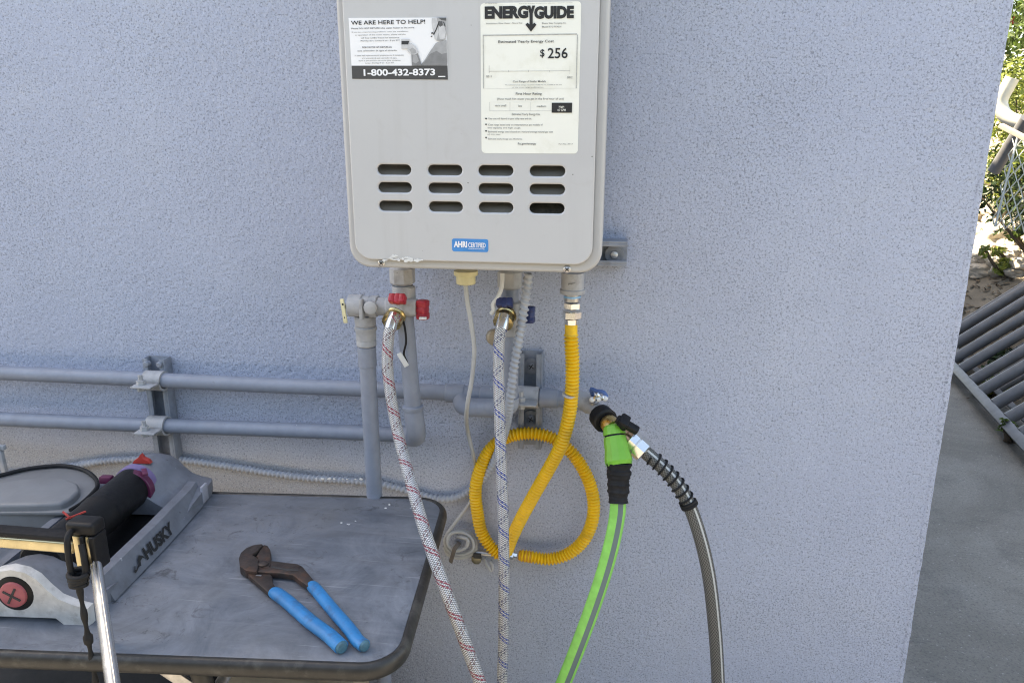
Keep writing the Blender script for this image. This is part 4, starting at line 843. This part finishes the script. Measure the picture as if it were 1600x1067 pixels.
for dx, rz in ((.004, -.55), (-.010, .9)): box('red_pointer', (-.0012, -.014, -.001), (.0012, .014, .001), M_REDP, spr, 0, SM @ Matrix.Translation((dx, .055 + LT * .33, .0836)) @ Matrix.Rotation(rz, 4, 'Z'))
box('carry_tray', (-HW + .03, .05, .002), (HW - .03, LN - .06, .006), M_BLACK, spr, .001, SM)
box('side_clip', (-.002, -.010, .004), (.003, .010, .034), simple('pale_grey_plastic', (.34, .34, .38), .5), spr, .0015, SM @ Matrix.Translation((HW - .001, LN - .055, 0)))
# lettering on the sloping outer face of the right rail
f0 = Vector((HW + .0016, 0, .020)); f1 = Vector((HW - .0076, 0, .037)); fn = Vector((.0172, 0, .0092)).normalized()
lowf0 = Vector((HW + .0016 - .0012, 0, .0212)); sl = (f1 - f0).normalized()
def rail_pt(a_, b_): return sp(Vector((HW + .0045, a_, .003)) + Vector((-.0145, 0, .035)).normalized() * (b_ + .007) + Vector((.0018, 0, .0008)))
me = text_mesh('HUSKY', .05); nv = len(me.vertices); co = np.empty(nv * 3, dtype=np.float32); me.vertices.foreach_get('co', co); co = co.reshape(nv, 3); mn, mx = co.min(0), co.max(0)
TA, TB, TH = .138, .222, .019
out = [rail_pt(TA + (c_[0] - mn[0]) / (mx[0] - mn[0]) * (TB - TA) + .002 * (c_[1] - mn[1]) / (mx[1] - mn[1]), .0005 + (c_[1] - mn[1]) / (mx[1] - mn[1]) * TH) for c_ in co]
me.vertices.foreach_set('co', np.array([tuple(p) for p in out], dtype=np.float32).ravel()); me.materials.clear(); me.materials.append(M_INK); o = bpy.data.objects.new('lettering', me); link(o); par(o, RAIL)
for pts in (((0, 4), (7, 2), (10, 8), (16, 9), (20, 4), (18, 11), (12, 16), (6, 12), (4, 7)), ((-8, 0), (-3, 1), (4, 4), (2, 6), (-4, 3), (-6, 4), (-2, 8), (-4, 9), (-9, 3))):
    mesh_obj('dog_mark', [rail_pt(.114 + q[0] * .00115, q[1] * .00102) for q in pts], [tuple(range(len(pts)))], M_INK, RAIL, False)

# ------------------------------------------------------------------ grey plastic bin with a black cord round its rim
BZ = TZ + .048
bin_ = thing('plastic_bin', 'upturned grey plastic bin with rounded corner at the left of table', 'bin', T(40, 800, TZ))
def poly_t(pts, z): return [(T(px, py, z).x, T(px, py, z).y) for px, py in pts]
prism('bin_body', poly_t([(-150, 790), (60, 787), (96, 785), (112, 777), (124, 765), (122, 754), (104, 747), (70, 744), (30, 748), (-20, 757), (-150, 790 - 16)], TZ + .060), .0595, M_BIN, bin_, .006, Matrix.Translation((0, 0, TZ + .0005)), 3, 30)
rimp = [(-150, 775), (-70, 757), (0, 742.5), (45, 732), (95, 727.5), (128, 733), (148, 746), (152, 760), (143, 772), (126, 787), (112, 800), (60, 800), (-150, 800)]
prism('bin_flange', poly_t(rimp, BZ), .006, M_BIN, bin_, .002, Matrix.Translation((0, 0, BZ - .006)), 2, 30)
crd = tube('power_cable', [T(px, py, BZ + .004) for px, py in ((-150, 776), (-70, 757), (0, 742.5), (45, 732), (95, 727.5), (128, 733), (148, 746), (152, 760), (143, 772), (126, 787), (110, 797))], .0035, M_RUBBER, None, n=10, step=.005); tag(crd, 'thin black cable curving round the grey bin rim', 'cable')
cl_ = thing('small_rack', 'pale grey flat-bar rack standing behind the bin at far left', 'rack', P(8, 745, -.10))
box('upright', (-.0045, -.004, 0), (.0045, .004, .07), M_FIT, cl_, .001, Matrix.Translation(P(11, 750, -.10)) @ Matrix.Rotation(math.radians(-3), 4, 'Y')); a_ = P(11.5, 699, -.10)
box('crossbar', (-.16, -.004, -.005), (-.0048, .004, .004), M_FIT, cl_, .001, Matrix.Translation(a_) @ Matrix.Rotation(math.radians(2), 4, 'Y'))
box('upright', (-.0045, -.004, 0), (.0045, .004, .07), M_FIT, cl_, .001, Matrix.Translation(P(11, 750, -.10) + Vector((-.155, 0, 0))))

# ------------------------------------------------------------------ metal cart frame in the foreground
YS = -.545
J = P(147, 862, YS); SZ = J.z
stn = thing('cart_frame', 'bright metal tube frame with black corner joint in front of table', 'frame', (J.x, YS, 0))
warm_refl = simple('warm_reflection_metal', (.60, .52, .33), .3, .9, .15, 40, .1)  # warm reflection of sunlit ground put into the metal colour
r0, r1 = T(150, 884, SZ), T(176, 1067, SZ); rd = (r1 - r0).normalized()                            # side bar running towards the viewer
sb_ = tube('side_bar', [r0, r0 + rd * .62], .0064, M_CHROME, stn, n=20, step=.04, flat=(1.0, 1.0), n0=(0, 0, 1))
for off in (-.0022, .0024): tube('bar_groove', [r0 + Vector((off, 0, .0060)), r0 + rd * .62 + Vector((off, 0, .0060))], .0006, M_STEEL, sb_, n=6, step=.2)
lathe('end_cap', r0 + rd * .62, rd, [(0, .008), (.02, .008), (.024, .006)], M_BLACK, stn, 16)
pz_ = lambda py: P(147, py, YS).z
pxx = lambda px: P(px, 860, YS).x
box('corner_joint', (pxx(116), YS - .010, pz_(833)), (pxx(160), YS + .014, pz_(813)), M_BLACK, stn, .005, None, 4)
box('joint_cheek', (pxx(151), YS - .012, pz_(884)), (pxx(160), YS + .012, pz_(832)), M_BLACK, stn, .002, None, 3)
box('joint_cheek', (pxx(137), YS - .012, pz_(884)), (pxx(143), YS + .012, pz_(832)), M_BLACK, stn, .002, None, 3)
box('slot_trim', (pxx(144.5), YS - .009, pz_(880)), (pxx(149.5), YS + .008, pz_(833.5)), warm_refl, stn, .0005)
box('bracket_plate', (pxx(123.5), YS - .0075, pz_(889)), (pxx(136.5), YS + .009, pz_(834.5)), warm_refl, stn, .001)
tb0 = P(118, 851, YS); tz = tb0.z; bL = -1.30
box('top_bar', (bL, YS - .008, tz - .0085), (pxx(122), YS + .008, tz + .0075), warm_refl, stn, .003, None, 3)
box('rubber_strip', (bL, YS - .009, tz + .0078), (pxx(117), YS + .009, tz + .0150), M_RUBBER, stn, .002)
for lx, ly in ((J.x + .001, YS), (bL, YS), (bL, YS - .55)): 
    lg_ = tube('leg', [Vector((lx, ly, SZ - .012)), Vector((lx, ly, .015))], .0058, M_CHROME, stn, n=14, step=.2); lathe('rubber_foot', (lx, ly, .001), (0, 0, 1), [(0, .012), (.02, .011), (.024, .0066)], M_RUBBER, lg_, 14)
tube('side_bar', [Vector((bL, YS, tz)), Vector((bL, YS - .55, tz))], .0064, M_CHROME, stn, n=14, step=.2); e_ = r0 + rd * .60; tube('leg', [Vector((e_.x, e_.y, SZ - .004)), Vector((e_.x, e_.y, .002))], .0058, M_CHROME, stn, n=14, step=.2)
rope = thing('black_rope', 'twisted black rope knotted round the metal frame and hanging down', 'rope', P(130, 900, YS - .02))
tube('rope_loop', [P(114, 826, YS - .006), P(106, 838, YS - .018), P(107, 868, YS - .021), P(112, 895, YS - .021), P(118, 908, YS - .021), P(128, 908, YS - .021), P(133, 895, YS - .02), P(131, 870, YS - .019), P(127, 850, YS - .016)], .0036, M_RUBBER, rope, n=10, step=.004)
for k in range(4):
    c_ = P(122.5 + k * .3, 896 + k * 5.6, YS - .021); ring = [c_ + Vector((math.cos(a_) * (.0115 - .0012 * k), math.sin(a_) * .008, .002 * math.sin(a_ + k))) for a_ in [2 * math.pi * i / 16 for i in range(17)]]
    tube('knot_turn', ring, .0032, M_RUBBER, rope, n=8, resample=False, caps=False, n0=(0, 0, 1))
tube('rope_tail', [P(123, 912, YS - .021), P(128, 940, YS - .022), P(134, 975, YS - .022), P(140, 1010, YS - .021), P(146, 1045, YS - .02), P(151, 1080, YS - .018), P(160, 1200, YS - .01)], lambda s: .0033 + .0009 * math.sin(s * 190) + (.0016 if .070 < s < .082 else 0), M_RUBBER, rope, n=10, step=.003)

# things stored under the table
bx = thing('cardboard_box', 'tan cardboard box stored under the table', 'box', (-.545, -.23, 0))
box('carton', (-.66, -.33, .0), (-.43, -.13, .43), M_TAN, bx, .002)
for s in (-1, 1): box('flap', (-.659, -.001, -.0015), (-.431, .098, .0015), M_TAN, bx, .0006, Matrix.Translation((0, -.23 + s * .099, .434)) @ Matrix.Rotation(0 if s < 0 else math.pi, 4, 'X') @ Matrix.Rotation(math.radians(4), 4, 'X'))
tub = thing('storage_tub', 'dark grey storage tub in shadow under the table', 'tub', (-.95, -.2, 0))
prism('tub_body', rrect(-1.25, -.38, -.72, -.10, .04), .40, simple('dark_tub', (.05, .052, .055), .5), tub, .004, None); prism('tub_lid', rrect(-1.265, -.395, -.705, -.085, .045), .03, simple('dark_tub', (.05, .052, .055)), tub, .006, Matrix.Translation((0, 0, .401)))

# ------------------------------------------------------------------ garden bank beyond the corner
def bank_h(x, y):
    e = mnoise.noise(Vector((x * 1.3, y * 1.3, 3.1))) * .12 + mnoise.noise(Vector((x * 5, y * 5, 1.7))) * .03
    if x < 1.98: return -.05
    if x < 2.95: return (x - 1.98) * .66 + e * min(1, (x - 1.98) * 2) - .02
    if x < 4.4: return .64 + (x - 2.95) * .62 + e
    return .64 + 1.45 * .62 + (x - 4.4) * .12 + e
M_SOIL = concrete_mat('garden_soil', (.17, .145, .11), (.26, .22, .165), 2.5)
nxb, nyb = 56, 90; vs = []; fs = []
for jj in range(nyb):
    for ii in range(nxb):
        x = 1.95 + 6.0 * (ii / (nxb - 1)) ** 1.5; y = -1.0 + 15 * jj / (nyb - 1); vs.append((x, y, bank_h(x, y)))
for jj in range(nyb - 1):
    for ii in range(nxb - 1): k = jj * nxb + ii; fs.append((k, k + 1, k + nxb + 1, k + nxb))
bank = mesh_obj('garden_bank', vs, fs, M_SOIL, None, True); bank['kind'] = 'structure'
def rock(x, y, r, label, seed):
    bm = bmesh.new(); bmesh.ops.create_icosphere(bm, subdivisions=4, radius=1); rr = random.Random(seed); off = Vector((rr.uniform(0, 90), rr.uniform(0, 90), 0))
    sx, sy, sz = r * rr.uniform(.8, 1.35), r * rr.uniform(.8, 1.3), r * rr.uniform(.55, .9); rot = Matrix.Rotation(rr.uniform(0, 6), 3, 'Z') @ Matrix.Rotation(rr.uniform(-.4, .4), 3, 'X')
    for v in bm.verts:
        d = v.co.normalized(); k = 1 + .42 * mnoise.noise(d * 1.6 + off) + .22 * abs(mnoise.noise(d * 3.5 + off)) + .10 * mnoise.noise(d * 8 + off) + .05 * mnoise.noise(d * 17 + off)
        c_ = rot @ Vector((d.x * k * sx, d.y * k * sy, d.z * k * sz)); v.co = c_ + Vector((x, y, bank_h(x, y) + sz * .45))
    o = bm_obj('rock', bm, simple('pale_rock', (.48, .43, .35), .85, 0, .25, 14, .6, 60, dirt=(.22, .19, .15), dscale=9, damt=.6), None, True, 60)
    return tag(o, label, 'rock', 'rocks on the bank')
def meet_bank(px, py):
    d_ = ray(px, py); t_ = 3.0
    while t_ < 12:
        q = CAM + d_ * t_
        if q.z < bank_h(q.x, q.y) + .01: return q
        t_ += .03
    return None
k = 0
for py in range(205, 440, 17):
    for px in range(1498, 1660, 24):
        q = meet_bank(px + rnd.uniform(-9, 9), py + rnd.uniform(-7, 7))
        if q is None or q.x < 2.48 or px < 1585 - (py - 0) * .20 - 30: continue
        k += 1; rr_s = rnd.uniform(.05, .11) if rnd.random() < .75 else rnd.uniform(.12, .17)
        rock(q.x, q.y + .05, rr_s, ('large pale boulder' if rr_s > .115 else 'rough cream rock') + (' under the pale green shrub on the bank' if py < 270 else ' below the leaning chain-link fence on the bank' if py < 350 else ' just above the gate panel top rail'), 100 + k)

# slatted metal panel leaning on the bank
M_GATE = simple('dusty_white_paint', (.15, .152, .155), .5, .1, .15, 20, .2, dirt=(.18, .17, .16), dscale=12)
pan = thing('metal_gate_panel', 'barred metal gate panel lying against the bank beside the alley', 'gate', (2.0, 2.6, 0))
q0, q1 = T(1489, 572, .07), T(1600, 693, .07); ud = (q1 - q0); ud.z = 0; ud.normalize(); side = Vector((-ud.y, ud.x, 0));  side = side if side.x > 0 else -side
lean = math.radians(41); wd = side * math.cos(lean) + Vector((0, 0, 1)) * math.sin(lean); nd = ud.cross(wd); base = q0 - ud * .55
def bar(name, a_, b_, w, h, m=M_GATE):
    L_ = (b_ - a_).length; x_ = (b_ - a_).normalized(); return box(name, (0, -w / 2, -h / 2), (L_, w / 2, h / 2), m, pan, .004, frame(a_, x_, z=nd))
PL, PW = 2.3, .92
bar('bottom_rail', base, base + ud * PL, .045, .045); bar('top_rail', base + wd * PW, base + wd * PW + ud * PL, .045, .045)
for k in range(12): s_ = .09 + k * .19 + rnd.uniform(-.012, .012); tube('bar', [base + ud * s_ + wd * .023, base + ud * s_ + wd * (PW - .023)], .029, M_GATE, pan, n=12, step=.3)
pan2 = thing('metal_gate_panel', 'thinner barred panel half hidden beneath the upper gate panel', 'gate', (2.1, 3.4, 0), 'stacked gate panels'); pan['group'] = 'stacked gate panels'
keep, pan = pan, pan2; base2 = base - ud * .25 - nd * (.07 if nd.z > 0 else -.07) + wd * .08
bar('bottom_rail', base2, base2 + ud * PL, .03, .03); bar('top_rail', base2 + wd * .95, base2 + wd * .95 + ud * PL, .03, .03)
for k in range(14): s_ = .06 + k * .165; tube('bar', [base2 + ud * s_ + wd * .016, base2 + ud * s_ + wd * .934], .015, M_GATE, pan2, n=10, step=.3)
pan = keep
# leaves caught between the bars
vs = []; fs = []
for k in range(2600):
    x = 1.99 + 1.1 * rnd.random(); y = 1.0 + 5 * rnd.random(); z = bank_h(x, y) + .012
    if k % 90 == 0: x = 1.97 - .3 * rnd.random() ** 2; z = .012
    a_ = rnd.uniform(0, 6.3); s_ = rnd.uniform(.012, .032); t1 = Vector((math.cos(a_), math.sin(a_), rnd.uniform(-.4, .6))) * s_; t2 = Vector((-math.sin(a_), math.cos(a_), rnd.uniform(-.3, .5))) * s_ * .5; c_ = Vector((x, y, z)); n = len(vs)
    vs += [c_ - t1, c_ + t2, c_ + t1, c_ - t2]; fs.append((n, n + 1, n + 2, n + 3))
lit = mesh_obj('leaf_litter', vs, fs, simple('dry_leaf', (.12, .085, .05), .8, 0, .5, 25), None, False); lit['kind'] = 'stuff'; lit['label'] = 'dry brown leaves caught on the bank under the gate panel'; lit['category'] = 'leaves'

def leaf_mat(name, c):
    g = N(name); o_ = g.n('ObjectInfo'); gm = g.n('NewGeometry'); col = g.mix(gm.outputs['Random Per Island'], [q * .6 for q in c], [min(1, q * 1.5) for q in c]); g.base(col, .45, 0, .4)
    tr = g.n('BsdfTranslucent'); g.set(tr, 0, col); ms = g.n('MixShader'); ms.inputs[0].default_value = .3; g.t.links.new(g.b.outputs[0], ms.inputs[1]); g.t.links.new(tr.outputs[0], ms.inputs[2]); g.t.links.new(ms.outputs[0], g.out.inputs[0]); return g.m
def plant(name, label, cat, base_, radius, height, nleaf, size, mat, seed, flowers=None, lumps=9, group=None):
    r = random.Random(seed); b_ = Vector(base_); t = thing(name, label, cat, b_, group); vs = []; fs = []
    cs_ = [b_ + Vector((r.gauss(0, radius * .5), r.gauss(0, radius * .5), height * r.uniform(.25, .95))) for _ in range(lumps)]
    for c_ in cs_: tube('stem', [b_ + Vector((r.uniform(-.03, .03), r.uniform(-.03, .03), -.05)), b_.lerp(c_, .5) + Vector((r.gauss(0, .02), r.gauss(0, .02), 0)), c_], lambda s: max(.003, .012 - .008 * s), simple('bark', (.10, .075, .05), .85), t, n=7, step=.06)
    for k in range(nleaf):
        c_ = r.choice(cs_); d = Vector((r.gauss(0, 1), r.gauss(0, 1), r.gauss(0, 1))).normalized(); p_ = c_ + d * radius * .55 * r.random() ** .4
        n_ = (d + Vector((r.gauss(0, .5), r.gauss(0, .5), .5 + r.gauss(0, .4)))).normalized(); e_ = n_.orthogonal().normalized(); e_ = Matrix.Rotation(r.uniform(0, 6.3), 3, n_) @ e_; f_ = n_.cross(e_); s_ = size * r.uniform(.6, 1.3); n = len(vs)
        vs += [p_ - e_ * s_, p_ + f_ * s_ * .45 + n_ * s_ * .15, p_ + e_ * s_ - n_ * s_ * .15, p_ - f_ * s_ * .45 + n_ * s_ * .15]; fs.append((n, n + 1, n + 2)); fs.append((n, n + 2, n + 3))
    mesh_obj('foliage', vs, fs, mat, t, False)
    if flowers:
        vs = []; fs = []
        for k in range(flowers[1]):
            c_ = r.choice(cs_); d = Vector((r.gauss(0, 1), r.gauss(0, 1) - .4, r.gauss(0, 1) + .4)).normalized(); p_ = c_ + d * radius * .6
            for m_ in range(5):
                e_ = d.orthogonal().normalized(); e_ = Matrix.Rotation(m_ * 1.257, 3, d) @ e_; f_ = d.cross(e_); n = len(vs); s_ = flowers[2]; vs += [p_, p_ + e_ * s_ + f_ * s_ * .4 + d * s_ * .3, p_ + e_ * s_ * 1.2 + d * s_ * .4, p_ + e_ * s_ - f_ * s_ * .4 + d * s_ * .3]; fs.append((n, n + 1, n + 2, n + 3))
        mesh_obj('flowers', vs, fs, flowers[0], t, False)
    return t
L1 = leaf_mat('lime_leaf', (.20, .24, .05)); L2 = leaf_mat('mid_leaf', (.09, .14, .03)); L3 = leaf_mat('dark_leaf', (.035, .06, .022))
def gpt(px, py, d): r_ = ray(px, py); r_.normalize(); return CAM + r_ * d
def on_bank(px, d): r_ = ray(px, 300); k = d / math.hypot(r_.x, r_.y); x, y = CAM.x + r_.x * k, CAM.y + r_.y * k; return Vector((x, y, bank_h(x, y)))
b_ = on_bank(1590, 7.2); plant('shrub', 'sunlit pale green shrub with clustered leaves at the top right corner', 'shrub', b_, .40, 1.25, 5200, .028, L1, 5, (simple('pale_blossom', (.62, .58, .40), .6), 90, .018), 12, 'garden shrubs')
b_ = on_bank(1610, 8.6); plant('shrub', 'taller red-flowered shrub behind the pale green one', 'shrub', b_, .85, 2.5, 12000, .038, L2, 6, (simple('red_blossom', (.48, .06, .05), .6), 140, .026), 12, 'garden shrubs')
b_ = on_bank(1660, 6.0); plant('shrub', 'dark leafy bush right of the pale shrub', 'shrub', b_, .45, 1.0, 2600, .03, L3, 8, None, 9, 'garden shrubs')
b_ = on_bank(1595, 4.55); plant('bank_plant', 'small lime-leaved plant sprouting above the gate panel', 'plant', b_ + Vector((.05, 0, 0)), .10, .22, 160, .03, L1, 9, None, 4, 'small plants')
b_ = on_bank(1606, 4.75); plant('bank_plant', 'low dark green plant above the top rail of the gate panel', 'plant', b_ + Vector((.06, 0, -.05)), .13, .22, 420, .026, L3, 10, None, 5, 'small plants')
for i_, (px, py, lb) in enumerate(((1552, 428, 'yellow-green seedling beside the gate panel top rail'), (1590, 352, 'yellow-green plant growing between the rocks'), (1586, 398, 'broad-leaved green plant hanging over the pale rocks'))):
    q = meet_bank(px, py)
    if q is not None: plant('bank_plant', lb, 'plant', q + Vector((.02, -.12, .03)), .085, .15, 130, .028, L2 if i_ == 2 else L1, 30 + i_, None, 4, 'small plants')
w0 = T(1568, 690, .0); plant('weed', 'tiny green weed growing at the foot of the gate panel', 'weed', w0 + Vector((.03, 0, 0)), .05, .09, 70, .018, L2, 11, None, 4, 'small plants')

# white curved pipe, grey tube, chain-link roll and a plank among the rocks
wp = tube('curved_pipe', [gpt(1582, 122, 5.4), gpt(1572, 140, 5.4), gpt(1563, 160, 5.4), gpt(1570, 180, 5.38), gpt(1590, 190, 5.35), gpt(1640, 200, 5.3), gpt(1720, 245, 5.2)], .038, simple('cream_pvc', (.62, .60, .50), .45, 0, .08, 20), None, n=16, step=.03); tag(wp, 'thick cream pipe bent like a hook above the rocks', 'pipe')
gt = tube('metal_tube', [gpt(1553, 268, 5.25), gpt(1574, 234, 5.2), gpt(1605, 185, 5.1)], .034, M_GATE, None, n=14, step=.05); tag(gt, 'grey metal tube leaning among the rocks', 'tube')
pk = box('timber_strip', (0, -.02, -.012), (1.0, .02, .012), simple('grey_timber', (.36, .32, .26), .8), None, .002, frame(gpt(1563, 196, 5.0), gpt(1640, 236, 4.9) - gpt(1563, 196, 5.0), z=(0, 0, 1))); tag(pk, 'weathered timber strip lying across the rocks', 'timber')
fn_ = thing('chain_link_fence', 'crumpled chain-link fence leaning over the rocks', 'fence', gpt(1590, 330, 4.7))
M_WIRE = simple('galvanised_wire', (.36, .40, .38), .5, .5, .1)
fo = gpt(1552, 352, 4.75); fu = (gpt(1680, 380, 4.5) - fo).normalized(); fv = (gpt(1590, 215, 4.95) - fo); FH = fv.length; fv = fv.normalized(); fnn = fu.cross(fv)
cell = .055; ni = 22; nj = int(FH / cell) + 1; wv = []; wf = []
def add_wire(pts, r=.0032, n=5):
    c_ = pts; off = len(wv)
    for i, q in enumerate(c_):
        t_ = (c_[min(i + 1, len(c_) - 1)] - c_[max(0, i - 1)]).normalized(); a_ = fnn - t_ * fnn.dot(t_); a_.normalize(); b2 = t_.cross(a_)
        for k in range(n): wv.append(q + a_ * math.cos(6.283 * k / n) * r + b2 * math.sin(6.283 * k / n) * r)
    for i in range(len(c_) - 1):
        for k in range(n): wf.append((off + i * n + k, off + i * n + (k + 1) % n, off + (i + 1) * n + (k + 1) % n, off + (i + 1) * n + k))
def fpt(i, j_): q = fo + fu * (i * cell) + fv * (j_ * cell); return q + fnn * (.05 * mnoise.noise(q * 2.2))
for i in range(ni):
    add_wire([fpt(i + (.5 if j_ % 2 else 0), j_ * .8) + fnn * (.004 if j_ % 2 else -.004) for j_ in range(int(nj / .8) + 1)]); add_wire([fpt(i + (-.5 if j_ % 2 else 0), j_ * .8) + fnn * (-.004 if j_ % 2 else .004) for j_ in range(int(nj / .8) + 1)])
wm = mesh_obj('wire_mesh', wv, wf, M_WIRE, fn_, True); wm['kind'] = 'stuff'
tube('edge_wire', [fpt(0, j_) for j_ in range(nj + 1)], .006, M_WIRE, fn_, n=8, step=.05)

# unseen hedgerow added opposite the wall to block low sky
hg = thing('sky_block_hedge', 'dark green hedgerow added out of view to block low sky', 'sky_block_hedge', (-2, -4.3, 0))
box('sky_block_core', (-9, -4.75, .0), (5, -4.35, 2.25), simple('sky_block_dark', (.02, .03, .012), .9), hg, .05)
vs = []; fs = []
for k in range(9000):
    p_ = Vector((rnd.uniform(-9, 5), -4.35 + abs(rnd.gauss(0, .05)), rnd.uniform(0, 2.35))) if k % 4 else Vector((rnd.uniform(-9, 5), rnd.uniform(-4.8, -4.3), 2.25 + abs(rnd.gauss(0, .06))))
    n_ = Vector((rnd.gauss(0, .6), 1, rnd.gauss(.4, .5))).normalized(); e_ = Matrix.Rotation(rnd.uniform(0, 6.3), 3, n_) @ n_.orthogonal().normalized(); f_ = n_.cross(e_); s_ = rnd.uniform(.03, .06); n = len(vs)
    vs += [p_ - e_ * s_, p_ + f_ * s_ * .5, p_ + e_ * s_, p_ - f_ * s_ * .5]; fs.append((n, n + 1, n + 2, n + 3))
mesh_obj('foliage', vs, fs, L3, hg, False)
